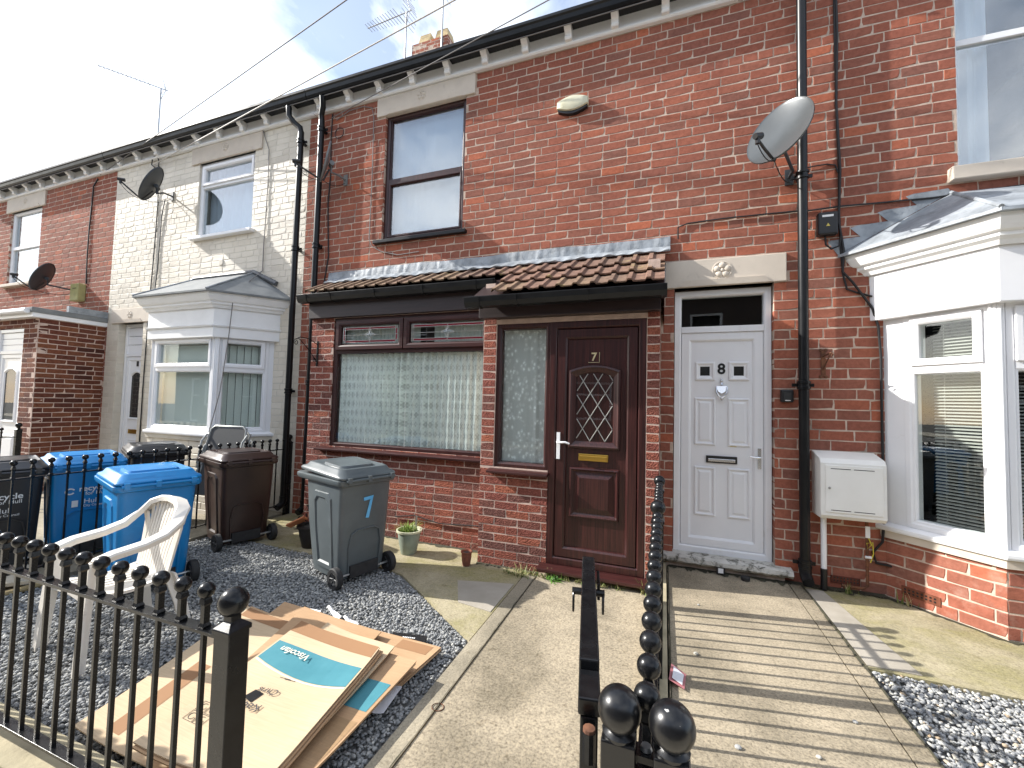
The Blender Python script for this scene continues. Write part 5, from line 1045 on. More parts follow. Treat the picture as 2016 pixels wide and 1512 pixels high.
# ------------------------------------------------------------------ flattened cardboard
def card(corners, z, label, mat='card', thick=.009, layers=2, curl=.008, prints=(), seed=0):
    """a flattened box: two or more stacked leaves; corners are ground points"""
    r = random.Random(seed); o = root('cardboard_sheet', (sum(c[0] for c in corners) / 4, sum(c[1] for c in corners) / 4, z), 0, label, 'cardboard', 'flattened cardboard boxes in a pile')
    c = [Vector((x, y, 0)) for x, y in corners]
    def P_(s, t): return (c[0] * (1 - s) + c[1] * s) * (1 - t) + (c[3] * (1 - s) + c[2] * s) * t
    def H_(s, t, k): return z + k * thick + curl * ((2 * s - 1) ** 2 * .6 + (2 * t - 1) ** 4 * .8) + .004 * math.sin(s * 7 + seed) * math.sin(t * 5 + seed)
    n = 10
    for k in range(layers):
        m = MB(); off = Vector((r.uniform(-.012, .012), r.uniform(-.012, .012), 0)); g = []
        for h in (0, thick * .62):
            for i in range(n + 1):
                for j in range(n + 1): s, t = i / n, j / n; p = P_(s, t) + off; g.append((p.x, p.y, H_(s, t, k) + h))
        N1 = (n + 1) ** 2; f = []
        for i in range(n):
            for j in range(n): a = i * (n + 1) + j; f += [(a, a + 1, a + n + 2, a + n + 1), (a + N1, a + N1 + n + 1, a + N1 + n + 2, a + N1 + 1)]
        for i in range(n):
            for (a, b) in ((i, i + 1), (n * (n + 1) + i, n * (n + 1) + i + 1), (i * (n + 1), (i + 1) * (n + 1)), (i * (n + 1) + n, (i + 1) * (n + 1) + n)): f.append((a, b, b + N1, a + N1))
        m.add(g, f); leaf = m.build('leaf', mat if k == layers - 1 else 'card_dark', o, smooth=True, sharp=30)
    top = layers - 1
    for (s0, s1, t0, t1, pm, bow) in prints:
        m = MB(); q = 8; g = []
        for i in range(q + 1):
            for j in range(q + 1):
                s = s0 + (s1 - s0) * i / q; t = t0 + (t1 - t0) * j / q + bow * 4 * (i / q) * (1 - i / q) * (1 if pm == 'print_cream' else j / q); p = P_(s, t) + off; g.append((p.x, p.y, H_(s, t, top) + thick * .62 + .0012))
        m.add(g, [(i * (q + 1) + j, (i + 1) * (q + 1) + j, (i + 1) * (q + 1) + j + 1, i * (q + 1) + j + 1) for i in range(q) for j in range(q)]); m.build('print', pm, leaf)
    o_top = lambda s, t: P_(s, t) + off + Vector((0, 0, H_(s, t, top) + thick * .62 + .002))
    return o, leaf, o_top, (c[1] - c[0]).normalized(), (c[3] - c[0]).normalized()
Z = G7 + .018
card([(-2.527, -1.889), (-1.227, -1.949), (-1.345, -2.930), (-2.247, -2.989)], Z, 'lowest cardboard sheet of the pile, its corner nearest the path', 'card_dark', layers=3, seed=1, prints=((.60, .74, .35, .62, 'print_teal', 0), (.80, .97, .02, .10, 'print_brown', 0)))
card([(-2.666, -2.055), (-1.811, -2.108), (-1.710, -3.089), (-2.366, -3.079)], Z + .030, 'long pale cardboard sheet along the left of the pile behind the railing', 'card', layers=2, seed=2, prints=((.05, .95, .004, .09, 'print_brown', 0), (.22, .36, .50, .95, 'print_brown', 0)))
card([(-2.289, -1.939), (-1.614, -1.995), (-1.529, -2.770), (-2.009, -2.837)], Z + .052, 'orange brown cardboard flap at the far edge of the pile', 'card_dark', layers=1, seed=3)
card([(-1.867, -2.132), (-1.237, -2.188), (-1.231, -2.968), (-1.699, -3.016)], Z + .064, 'cardboard sheet with a teal patch jutting out towards the path', 'card_dark', layers=2, seed=4, prints=((.50, .97, .26, .50, 'print_teal', 0), (.02, .98, .58, .98, 'card_inner', 0)))
card([(-1.941, -2.118), (-1.414, -2.170), (-1.331, -3.031), (-1.782, -3.075)], Z + .086, 'pale cardboard sheet just below the top of the pile', 'card', layers=2, seed=5)
ct, leaf, tp, du, dv = card([(-2.029, -2.208), (-1.427, -2.252), (-1.287, -3.097), (-1.902, -3.125)], Z + .105, 'top cardboard sheet with teal band and upside down white lettering', 'card', layers=3, curl=.014, seed=6, prints=((.0, .99, .0, .10, 'print_brown', .0), (.02, .985, .20, .365, 'print_teal', .045), (.02, .985, .372, .382, 'print_cream', .045)))
text('lettering', 'Viscofan', .062, tp(.30, .262) + Vector((0, 0, .007)), -du, dv - du * dv.dot(du), 'print_cream', leaf, .0003, bold=.0006)
text('handwriting', 'Keep', .06, tp(.42, .66) + Vector((0, 0, .004)), -du + dv * .2, dv + du * .2, 'ink', leaf, .0002, shear=.3); text('handwriting', 'Chris', .05, tp(.44, .545) + Vector((0, 0, .004)), -du + dv * .2, dv + du * .2, 'ink', leaf, .0002, shear=.3)
for a in (.40, .45): MB().tube([tp(a, .44), tp(a + .10, .43)], .0010, 5).build('pen_stroke', 'ink', leaf)
for s, t in ((.12, .74), (.21, .74), (.12, .80), (.21, .80)):   # handling symbols in a printed grid
    q = [tp(s - .04, t - .027), tp(s + .04, t - .027), tp(s + .04, t + .027), tp(s - .04, t + .027)]; MB().tube(q + [q[0]], .0009, 5).build('handling_mark', 'ink', leaf); c_ = tp(s, t); MB().tube([c_ + du * .016 * math.cos(k * .5) + dv * .016 * math.sin(k * .5) for k in range(11)], .0011, 5).build('handling_mark', 'ink', leaf)
MB().box(-.012, .012, -.02, .02, 0, .001)
h_ = [tp(.33, .56), tp(.42, .565), tp(.40, .635), tp(.30, .62)]; MB().add([p + Vector((0, 0, .0004)) for p in h_], [(0, 1, 2, 3)]).build('hand_hole', 'number_black', leaf)
def paper(corners, z, label, mat='paper', amp=.012, group='loose sheets of paper in the pile'):
    m = MB(); n = 6; c = [Vector(p) for p in corners]; g = []
    for h in (0, .0008):
        for i in range(n + 1):
            for j in range(n + 1): s, t = i / n, j / n; p = (c[0] * (1 - s) + c[1] * s) * (1 - t) + (c[3] * (1 - s) + c[2] * s) * t; g.append((p.x, p.y, p.z + h + amp * math.sin(s * 5) * math.sin(t * 4 + 1)))
    k = (n + 1) ** 2; m.add(g, [(i * (n + 1) + j, (i + 1) * (n + 1) + j, (i + 1) * (n + 1) + j + 1, i * (n + 1) + j + 1) for i in range(n) for j in range(n)] + [(k + i * (n + 1) + j, k + i * (n + 1) + j + 1, k + (i + 1) * (n + 1) + j + 1, k + (i + 1) * (n + 1) + j) for i in range(n) for j in range(n)])
    return single('paper_sheet', m, mat, label, 'paper', group, smooth=True)
paper([(-2.528, -1.951, -0.032), (-2.504, -1.868, -0.022), (-2.203, -1.881, -0.022), (-2.193, -1.944, -0.032)], Z, 'crumpled white paper sticking out at the far corner of the pile')
paper([(-2.220, -1.804, -0.022), (-2.204, -1.788, -0.012), (-2.005, -1.907, -0.012), (-2.046, -1.917, -0.022)], Z, 'small torn white paper scrap behind the pile')
paper([(-2.020, -1.871, -0.022), (-2.001, -1.855, -0.012), (-1.853, -1.919, -0.022), (-1.884, -1.958, -0.022)], Z, 'white paper scrap nearest the gravel on the far side of the pile')
paper([(-1.246, -2.313, -0.014), (-1.321, -2.345, -0.008), (-1.306, -2.535, -0.008), (-1.222, -2.496, -0.016)], Z, 'white printed sheet tucked under the cardboard near the path', amp=.004)
m = MB(); q = [Vector((-1.606, -1.891, -0.042)), Vector((-1.383, -1.848, -0.042)), Vector((-1.351, -1.929, -0.042)), Vector((-1.569, -1.973, -0.042))]; m.hexa([tuple(p) for p in q] + [(p.x, p.y, p.z + .02) for p in q]); bxk = single('black_carton', m, 'black_plastic', 'flat black carton with a white printed line at the right of the pile', 'carton', bevel=.002)
e_ = (q[1] - q[0]).normalized(); c_ = (q[0] + q[1] + q[2] + q[3]) / 4 + Vector((0, 0, .0212)); f_ = Vector((-e_.y, e_.x, 0))
for k in range(7): a_ = c_ + e_ * (.012 * (k - 3)); MB().add([a_ - e_ * .004 - f_ * .006, a_ + e_ * .004 - f_ * .006, a_ + e_ * .004 + f_ * .006, a_ - e_ * .004 + f_ * .006], [(0, 1, 2, 3)]).build('printed_mark', 'print_white', bxk)

# ------------------------------------------------------------------ things fixed to the walls
def dish(center, mount, rx, rz, mat, label, back='dish_dark', n=None, arm=.30, roll=0, lk=.62):
    n = Vector(n or (-.60, -.68, .42)).normalized(); xa = Vector((0, 0, 1)).cross(n).normalized(); ya = n.cross(xa); c = Vector(center)
    if roll: xa, ya = xa * math.cos(roll) + ya * math.sin(roll), ya * math.cos(roll) - xa * math.sin(roll)
    o = root('satellite_dish', mount, 0, label, 'satellite dish', 'satellite dishes on the terrace')
    m = MB(); seg = 40
    def ring(k, h): return [c + xa * rx * k * math.cos(t) + ya * rz * k * math.sin(t) + n * h for t in [2 * math.pi * i / seg for i in range(seg)]]
    dpt = .16 * rx
    m.loft([ring(k, dpt * (k * k - 1)) for k in (.02, .2, .4, .6, .8, .95, 1.0)] + [ring(1.025, .004), ring(1.03, -.008), ring(1.0, -.016)], True, True, False); m.build('reflector', mat, o, smooth=True, sharp=50)
    m = MB(); m.loft([ring(k, dpt * (k * k - 1) - .006) for k in (.02, .3, .6, .8, .96, 1.0)], True, True, False); m.build('reflector_back', back, o, smooth=True)
    foot = c - ya * rz * .97; lnb = c + n * arm - ya * rz * lk
    m = MB(); m.tube([c - n * (dpt + .03) - ya * rz * .3, foot - n * .03, foot + n * .02, foot.lerp(lnb, .5) - ya * .015, lnb - ya * .02], .011, 8); m.build('feed_arm', 'black_plastic', o, smooth=True)
    m = MB(); b_ = c - n * .05; d_ = (b_ - lnb).normalized(); m.tube([lnb - d_ * .035, lnb - d_ * .02, lnb + d_ * .02, lnb + d_ * .05], [.020, .024, .024, .026], 12); m.tube([lnb, lnb - Vector((0, 0, .06))], .016, 8); m.build('receiver', 'black_plastic', o, smooth=True)
    mt = Vector(mount); bk = c - n * (dpt + .04)
    m = MB(); m.tube([mt, mt + Vector((0, -.12, .0)), bk - Vector((0, 0, .10)), bk], .013, 8); m.box(mt.x - .03, mt.x + .03, mt.y - .012, mt.y + .0, mt.z - .07, mt.z + .07); m.tube([bk - xa * .05, bk + xa * .05], .03, 8); m.build('bracket', back, o, smooth=True)
    m = MB(); m.tube(catenary(lnb - Vector((0, 0, .06)), foot - n * .03, .05, 8), .004, 5); m.tube(catenary(foot - n * .03, mt + Vector((0, -.02, -.05)), .05, 8), .004, 5); m.build('lead_cable', 'cable', o)
    return o
dish((.851, -.42, 3.697), (1.02, -.0, 3.50), .245, .285, 'dish_silver', 'grey satellite dish by the right drainpipe facing left', arm=.23, n=(-.604, -.72, .342), lk=.86)
dish((-3.959, -.30, 4.373), (-3.90, 0, 4.28), .22, .245, 'dish_grey', 'satellite dish seen edge on beside the upper brown window', 'dish_grey', n=(-.633, -.754, .174))
dish((-7.30, -.32, 4.62), (-7.34, 0, 4.58), .25, .28, 'dish_dark', 'dark satellite dish on the cream painted upper wall')
dish((-10.06, -.34, 3.42), (-9.80, 0, 3.24), .27, .26, 'dish_dark', 'dark satellite dish above the flat porch roof at far left')
ab = root('alarm_box', (-.925, 0, 4.52), 0, 'cream lozenge shaped alarm box high on the brick wall', 'alarm box')
def loz(w_, h_, k=10): return [( -w_ + 2 * w_ * i / k, -h_ * (.45 + .55 * math.sin(math.pi * i / k))) for i in range(k + 1)] + [(w_ - 2 * w_ * i / k, h_ * (.45 + .55 * math.sin(math.pi * i / k))) for i in range(k + 1)]
m = MB(); m.loft([[(-.925 + x * s, -d, 4.60 + z * s) for x, z in loz(.165, .078)] for s, d in ((.96, .0), (1, .02), (1, .05), (.94, .062), (.6, .070))], True, False, True); m.build('cover', 'box_cream', ab, smooth=True, sharp=50)
m = MB(); m.loft([[(-.925 + x * s, -d, 4.575 + z * s) for x, z in loz(.155, .080)] for s, d in ((1, .0), (1, .045))], True, False, True); m.build('base', 'black_plastic', ab)
y5 = root('alarm_box', (-9.62, 0, 3.05), 0, 'faded yellow box beside the far left satellite dish', 'alarm box'); MB().box(-9.74, -9.50, -.11, 0, 3.03, 3.33).build('case', 'box_yellow', y5, bevel=.012); MB().box(-9.66, -9.56, -.1125, -.110, 3.24, 3.25).build('slot', 'number_black', y5)
# gas meter box
gm = root('meter_box', (1.36, 0, 0), 0, 'white wall mounted gas meter box with pipe below', 'meter box')
m = MB(); rings = [[(x, 0, z0_), (x, -.19, z0_), (x, -.215, z0_ + .03), (x, -.215, z1_ - .05), (x, -.19, z1_ - .015), (x, 0, z1_ + .03)] for x, z0_, z1_ in ((1.175, .60, 1.09), (1.60, .60, 1.09))]; m.loft(rings, True, True, True); m.build('case', 'meter_box', gm, bevel=.006)
m = MB(); m.box(1.205, 1.575, -.2225, -.214, .655, 1.025); dm = m.build('door', 'meter_box', gm, bevel=.004)
for z_ in (.672, .995):
    for x_ in (1.24, 1.39): MB().box(x_, x_ + .13, -.2235, -.222, z_, z_ + .005).build('slot', 'number_black', dm)
MB().lathe([(.0005, -.228), (.007, -.228), (.010, -.2225)], (1.232, 0, .845), 12, 'y').build('lock', 'galv', dm, smooth=True)
for z_ in (.70, .95): MB().box(1.575, 1.594, -.221, -.2155, z_, z_ + .04).build('hinge', 'meter_box', gm)
MB().tube([(1.235, -.07, .60), (1.235, -.07, .16)], .021, 12).build('supply_pipe', 'upvc', gm, smooth=True); MB().tube([(1.235, -.07, .17), (1.235, -.07, .0)], .024, 12).build('pipe_sleeve', 'black_plastic', gm, smooth=True)
ep = root('earth_pipe', (1.53, -.05, 0), 0, 'thin dark service pipe with yellow earth wire below the meter box', 'pipe')
MB().tube([(1.53, -.05, .60), (1.53, -.05, .07), (1.50, -.05, .045), (1.36, -.05, .045)], .012, 8).build('pipe', 'rust', ep, smooth=True); MB().box(1.515, 1.545, -.068, -.062, .45, .54).build('tag', 'sticker_white', ep)
MB().tube([(1.535, -.066, .45), (1.55, -.075, .40), (1.525, -.078, .37), (1.52, -.075, .41), (1.56, -.07, .42), (1.565, -.066, .33), (1.545, -.066, .26)], .004, 6).build('earth_wire', 'cable_yellow', ep, smooth=True); MB().tube([(1.51, -.07, .30), (1.55, -.07, .30)], .01, 6).build('clip', 'sticker_white', ep)
jb = root('junction_box', (1.285, 0, 2.95), 0, 'black cable junction box with warning triangle by the drainpipe', 'junction box')
MB().box(1.215, 1.36, -.07, 0, 2.935, 3.13).build('case', 'black_plastic', jb, bevel=.014, seg=3); MB().box(1.245, 1.325, -.0715, -.0695, 3.085, 3.103).build('label_strip', 'sticker_white', jb)
MB().add([(1.272, -.0715, 3.005), (1.300, -.0715, 3.005), (1.286, -.0715, 3.032)], [(0, 1, 2)]).build('warning_mark', 'sticker_yellow', jb)
ks = root('key_safe', (.99, 0, 1.51), 0, 'small black key safe beside the white front door', 'key safe'); MB().box(.945, 1.04, -.05, 0, 1.515, 1.625).build('case', 'black_plastic', ks, bevel=.012, seg=3); MB().box(.962, 1.022, -.056, -.048, 1.532, 1.60).build('cover', 'rubber', ks, bevel=.006); MB().box(.972, 1.012, -.0575, -.0555, 1.528, 1.534).build('label_strip', 'sticker_white', ks)
rb = root('wall_bracket', (1.262, 0, 1.73), 0, 'rusty iron basket bracket between drainpipe and bay', 'bracket'); m = MB()
m.box(1.247, 1.279, -.008, 0, 1.745, 1.955)
for z_, s in ((1.955, 1), (1.745, -1)):
    for x_ in (-1, 1): m.ball((1.263 + x_ * .018, -.005, z_ + s * .008), .014, 8, 5, 1, .4, 1)
m.build('back_plate', 'rust', rb); m = MB(); m.tube([(1.263, -.005, 1.91), (1.285, -.13, 1.93), (1.287, -.145, 1.915), (1.285, -.13, 1.90)], .007, 6); m.tube([(1.263, -.005, 1.80), (1.282, -.115, 1.925)], .005, 6); m.build('arm', 'rust', rb)
hb = root('wall_bracket', (-3.97, -.28, 1.84), 0, 'black scrolled basket bracket on the left brick pier', 'bracket'); m = MB(); x_ = -3.955
MB().box(x_ - .012, x_ + .012, -.288, -.28, 1.84, 2.14).build('back_plate', 'iron_black', hb)
def scroll(c, r0, dirn, n=16, turns=1.4): return [(c[0], c[1] + dirn * r0 * (1 - .75 * k / n) * math.cos(turns * 2 * math.pi * k / n + math.pi / 2), c[2] + r0 * (1 - .75 * k / n) * math.sin(turns * 2 * math.pi * k / n + math.pi / 2)) for k in range(n + 1)]
m.tube([(x_, -.29, 2.10), (x_, -.42, 2.15), (x_, -.55, 2.15), (x_, -.60, 2.12)] , .005, 6); m.tube(scroll((x_, -.60, 2.085), .035, 1), .0045, 6); m.tube([(x_, -.288, 1.88), (x_, -.33, 1.93), (x_, -.43, 2.03), (x_, -.52, 2.10), (x_, -.58, 2.14)], .005, 6); m.tube(scroll((x_, -.33, 1.905), .028, -1), .0045, 6); m.build('scroll_arm', 'iron_black', hb, smooth=True)

# ------------------------------------------------------------------ cables, wires and aerials
def cable(pts, r, mat, label, cat='cable', name='cable'): m = MB(); m.tube(pts, r, 6); return single(name, m, mat, label, cat, smooth=True)
W = lambda pts, d=.012: [(x, -d - .004 * math.sin(i * 2.1), z) for i, (x, z) in enumerate(pts)]
cable(W([(1.36, 5.25), (1.363, 4.6), (1.372, 4.0), (1.383, 3.53), (1.38, 3.2), (1.394, 2.78), (1.405, 2.60), (1.43, 2.47), (1.50, 2.44), (1.60, 2.40)]), .008, 'cable', 'black cable running down the brick wall right of the drainpipe')
cable(W([(1.37, 5.25), (1.378, 4.7), (1.368, 4.1), (1.39, 3.5), (1.375, 3.05), (1.41, 2.8), (1.40, 2.62), (1.47, 2.52), (1.60, 2.30), (1.635, 2.15), (1.648, 1.9), (1.652, 1.3), (1.655, .6), (1.64, .42), (1.58, .33), (1.60, .25), (1.70, .24)], .02), .010, 'cable', 'black cable dropping beside the white bay window')
cable(W([(.114, 3.05), (.112, 3.16), (.2, 3.19), (.5, 3.197), (.8, 3.192), (1.04, 3.19), (1.18, 3.18), (1.40, 3.185), (1.7, 3.178), (2.0, 3.17), (2.6, 3.19), (3.4, 3.2)]), .007, 'cable', 'black cable clipped across the wall from canopy to bay roof')
cable(W([(1.12, 3.56), (1.2, 3.565), (1.30, 3.57), (1.36, 3.55), (1.375, 3.48)]), .006, 'cable', 'short black cable leaving the right satellite dish')
cable(W([(1.275, 2.94), (1.28, 2.86), (1.32, 2.82), (1.375, 2.84), (1.385, 2.92)], .03), .008, 'cable', 'cable loop below the black junction box')
cable(W([(-4.16, 5.22), (-4.165, 4.9), (-4.15, 4.4), (-4.17, 4.0), (-4.14, 3.6), (-4.125, 3.3), (-4.17, 2.98), (-4.19, 2.6)]), .008, 'cable', 'black cable down the wall between left drainpipe and dish')
cable(W([(-4.09, 5.12), (-3.88, 5.2), (-3.66, 5.21), (-3.52, 5.16), (-3.485, 5.02), (-3.48, 4.2), (-3.485, 3.46), (-3.44, 3.36), (-3.3, 3.28), (-3.05, 3.21), (-2.75, 3.22)]), .0055, 'wire_grey', 'thin cable looping round the upper brown window')
cable([(-4.03 + .07 * math.cos(t), -.016, 4.93 + .07 * math.sin(t)) for t in [2 * math.pi * k / 20 for k in range(21)]], .005, 'cable', 'small coil of black cable under the eaves')
cable(W([(-5.42, 5.25), (-5.28, 4.95), (-5.275, 4.5), (-5.28, 4.0), (-5.285, 3.5), (-5.29, 3.2)]), .006, 'wire_grey', 'thin cable down the cream wall right of its upper window')
cable([(-5.29, -.02, 3.2), (-5.27, -.30, 2.9), (-5.22, -.45, 2.75), (-5.24, -.47, 2.2), (-5.30, -.50, 1.5), (-5.38, -.55, 1.0), (-5.40, -.55, .8)], .006, 'wire_grey', 'loose cable hanging past the cream bay roof')
cable(W([(-7.70, 5.13), (-7.69, 4.9), (-7.68, 4.5), (-7.685, 3.9), (-7.69, 3.5), (-7.72, 3.12), (-7.73, 2.5), (-7.74, 1.5), (-7.75, .5)]), .008, 'cable', 'black cable down the cream wall beside its door')
cable(W([(-7.50, 4.55), (-7.55, 4.3), (-7.57, 3.9), (-7.58, 3.4), (-7.6, 3.1)]), .007, 'cable', 'black cable falling from the cream house dish')
cable(W([(-9.36, 5.2), (-9.47, 5.08), (-9.50, 4.8), (-9.52, 4.3), (-9.51, 3.8), (-9.50, 3.34)]), .010, 'cable', 'black cable down the far left red wall')
cable([(-7.79, -.02, 5.12), (-7.86, -.03, 5.17), (-7.83, -.04, 5.28), (-7.72, -.04, 5.30), (-7.68, -.03, 5.2), (-7.70, -.02, 5.1)], .008, 'cable', 'loop of black cable above the cream house dish')
cable([(-4.2, -.016, 2.62), (-4.24, -.3, 2.6)], .005, 'cable', 'cable end by the canopy gutter')
cable(W([(-2.75, .18), (-2.5, .22), (-2.2, .17), (-1.9, .19), (-1.75, .20), (-1.71, .23)], .295), .006, 'cable', 'thin black cable along the bricks behind the pale pot')
cable(catenary((-9.29, -.02, 5.25), (13.0, -2.62, 7.56), .0), .0065, 'wire_grey', 'overhead wire reaching the far left red house', 'wire', 'overhead_wire')
cable(catenary((-7.86, -.02, 5.17), (13.0, -2.22, 6.41), .0), .0075, 'cable_white', 'pale overhead wire reaching the cream house', 'wire', 'overhead_wire')
cable(catenary((-4.17, -.02, 5.16), (13.0, -2.24, 6.66), .0), .0055, 'wire_grey', 'overhead wire reaching the wall beside the left drainpipe', 'wire', 'overhead_wire')
def aerial(base, h, boom, label, n=12, el=.22, mast=None):
    o = root('tv_aerial', base, 0, label, 'aerial', 'television aerials on the roofs'); b = Vector(base); t = b + Vector((0, 0, h)); bm_ = Vector(boom); side = Vector((-bm_.y, bm_.x, 0)).normalized()
    MB().tube([b, t], .022, 8).build('mast', 'aerial', o, smooth=True)
    MB().tube([t - bm_ * .12, t + bm_], .014, 6).build('boom', 'aerial', o, smooth=True)
    for k in range(n): c = t + bm_ * (.98 - .85 * k / n); MB().tube([c - side * el * (.6 + .4 * k / n) - Vector((0, 0, .0)), c + side * el * (.6 + .4 * k / n)], .007, 5).build('element', 'aerial', o)
    c = t - bm_ * .08
    for s in (-1, 1):
        for k in range(4): p = c + Vector((0, 0, s * (.05 + .09 * k))) - bm_.normalized() * (-.03 * k); MB().tube([p - side * .26, p + side * .26], .006, 5).build('reflector_rod', 'aerial', o)
        MB().tube([c, c + Vector((0, 0, s * .34)) + bm_.normalized() * .1], .008, 5).build('reflector_stem', 'aerial', o)
    return o
aerial((-5.98, 4.0, 8.2), 2.72, (-1.28, .15, .10), 'tv aerial left of the chimney pots')
aerial((-4.97, 4.0, 9.3), 2.02, (-1.35, .2, .25), 'tv aerial on the mast at the chimney, top of the photo')
aerial((-15.24, 4.0, 8.2), 3.05, (-.95, -1.15, .10), 'distant tv aerial above the far left roof')

# ------------------------------------------------------------------ pots, weeds, oddments
def pot(c, r0, r1, h, mat, label, rim=None, soil=True):
    o = root('plant_pot', c, 0, label, 'plant pot', 'plant pots by the wall'); m = MB(); m.lathe([(.001, 0), (r0 * .9, 0), (r0, .01), ((r0 + r1) / 2 * 1.04, h * .5), (r1, h * .9), (r1, h * .93)], c, 28); m.build('bowl', mat, o, smooth=True)
    m = MB(); m.lathe([(r1 * .98, h * .90), (r1 * 1.12, h * .92), (r1 * 1.14, h), (r1 * 1.0, h * 1.0), (r1 * .93, h * .86)], c, 28); m.build('rim', rim or mat, o, smooth=True)
    if soil: MB().lathe([(r1 * .95, h * .87), (.001, h * .90)], c, 20).build('soil', 'earth', o)
    return o
def blades(name, spots, n, hgt, spread, mat, label, cat='grass', kind='stuff', w_=.0035, seed=1):
    r = random.Random(seed); m = MB()
    for (x, y, z) in spots:
        for _ in range(n):
            a = r.uniform(0, 6.28); L_ = hgt * r.uniform(.45, 1.1); lean = spread * r.uniform(.2, 1.1); bx, by = x + r.gauss(0, .02), y + r.gauss(0, .012); d = Vector((math.cos(a), math.sin(a), 0)); s = Vector((-d.y, d.x, 0)) * w_ * r.uniform(.6, 1.3)
            pts = [Vector((bx, by, z)) + d * lean * t * t + Vector((0, 0, L_ * (t - .35 * t * t * min(1.6, lean / hgt)))) for t in (0, .35, .7, 1)]
            k = len(m.v)
            for i, p in enumerate(pts): q = (1, .9, .6, .08)[i]; m.v += [tuple(p - s * q), tuple(p + s * q)]
            m.f += [(k + 2 * i, k + 2 * i + 1, k + 2 * i + 3, k + 2 * i + 2) for i in range(3)]
    return single(name, m, mat, label, cat, None, kind)
pot((-2.36, -.60, G7), .075, .112, .235, 'pot_green', 'pale grey green plant pot with pale rim and grass', 'pot_rim')
blades('potted_grass', [(-2.36 + .04 * math.cos(k), -.60 + .04 * math.sin(k), G7 + .20) for k in range(6)], 16, .13, .12, 'grass_bright', 'bright green grass growing in the pale pot', w_=.004)
blades('potted_grass', [(-2.44, -.62, G7 + .20)], 18, .10, .16, 'grass_bright', 'bright grass spilling over the left of the pale pot', seed=5)
cable([(-2.315, -.56, G7 + .20), (-2.31, -.555, G7 + .36)], .011, 'galv', 'short grey stake standing in the pale pot', 'stake', 'pot_stake')
pot((-1.70, -.655, G7), .036, .048, .135, 'pot_terracotta', 'small terracotta cup at the porch corner', soil=True)
pb = pot((-3.36, -.84, G7), .085, .125, .22, 'pot_dark', 'black plant pot holding dead leaves beside the brown bin')
m = MB(); r_ = random.Random(3)
for _ in range(46): c_ = Vector((-3.38 + r_.gauss(0, .08), -.80 + r_.gauss(0, .05), G7 + .20 + abs(r_.gauss(0, .10)))); a_ = Vector((r_.uniform(-1, 1), r_.uniform(-1, 1), r_.uniform(-1, 1))).normalized() * .045; b_ = Vector((r_.uniform(-1, 1), r_.uniform(-1, 1), r_.uniform(-1, 1))).normalized() * .03; m.add([c_ - a_, c_ + b_, c_ + a_, c_ - b_], [(0, 1, 2, 3)])
single('dead_plant', m, 'pot_dark', 'withered dark plant in the black pot', 'plant', None, 'stuff')
m = MB(); a_ = Vector((-3.56, -.95, G7 + .20)); b_ = Vector((-3.36, -.93, G7 + .30)); t_ = (b_ - a_).normalized(); s_ = Vector((0, -.035, .02)); u_ = Vector((0, .012, .018))
m.hexa([tuple(p) for p in (a_ - s_, a_ + s_, a_ + s_ + u_, a_ - s_ + u_, b_ - s_, b_ + s_, b_ + s_ + u_, b_ - s_ + u_)]); tr = single('orange_scrap', m, 'orange_clay', 'small orange piece propped on the black plant pot', 'scrap', bevel=.006)
sp = [(-1.18 + .055 * k + random.uniform(-.02, .02), -.62 - random.uniform(0, .03), G7) for k in range(16)]
blades('weeds', sp, 13, .10, .09, 'grass_dry', 'dry grass and weeds along the foot of the brown door sill', seed=2)
blades('weeds', [(-1.30 + .04 * k, -.66 - .01 * k, G7) for k in range(6)], 12, .07, .10, 'grass_dry', 'dry grass tuft left of the brown door sill', seed=7)
blades('weeds', [(-.06, -.70, G7 + .01), (-.09, -.66, G7), (-.14, -.65, G7)], 14, .14, .10, 'grass_dry', 'taller grass tuft at the foot of the divider railing', seed=3)
blades('weed_plant', [(-.86, -.66, G7), (-.89, -.67, G7)], 22, .06, .09, 'weed_green', 'leafy green weed below the brown door', w_=.012, seed=4)
blades('weeds', [(1.38, -.08, 0), (1.39, -.09, 0), (1.72, -.13, 0), (1.74, -.15, 0)], 9, .11, .07, 'grass_dry', 'grass tufts at the wall foot under the meter box', seed=9)
m = MB(); m.loft([[(x, -.006, z) for x, z in ((x0, .045), (x1, .045), (x1, .105), (x0, .105))] for x0, x1 in ((1.30, 1.50),)] + [[(x, -.012, z) for x, z in ((1.303, .048), (1.497, .048), (1.497, .102), (1.303, .102))]], True, False, True); ab_ = single('air_brick', m, 'brick_porch', 'perforated air brick low in the wall under the meter box', 'air brick')
m = MB()
for i in range(8):
    for j in range(2): x_ = 1.318 + .0225 * i; z_ = .062 + .024 * j; m.box(x_, x_ + .010, -.0135, -.012, z_, z_ + .012)
m.build('hole', 'number_black', ab_)
Q_ = Plane(1.67, 0, -SIDE); m = MB(); m.pbox(Q_, .10, .33, -.01, .006, .06, .125); a2 = single('air_brick', m, 'brick_porch', 'perforated air brick at the foot of the white bay', 'air brick'); m = MB()
for i in range(8):
    for j in range(2): m.pbox(Q_, .118 + .025 * i, .130 + .025 * i, .006, .0075, .076 + .022 * j, .088 + .022 * j)
m.build('hole', 'number_black', a2)
m = MB(); m.hexa([(.035, -1.80, .03), (.11, -1.83, .015), (.125, -1.70, .016), (.05, -1.67, .04), (.035, -1.80, .031), (.11, -1.83, .016), (.125, -1.70, .017), (.05, -1.67, .041)]); lf = single('leaflet', m, 'sticker_red', 'small red and white leaflet by the divider railing', 'leaflet'); MB().add([(.052, -1.79, .036), (.10, -1.81, .023), (.112, -1.72, .024), (.062, -1.69, .042)], [(0, 1, 2, 3)]).build('printed_face', 'paper', lf)
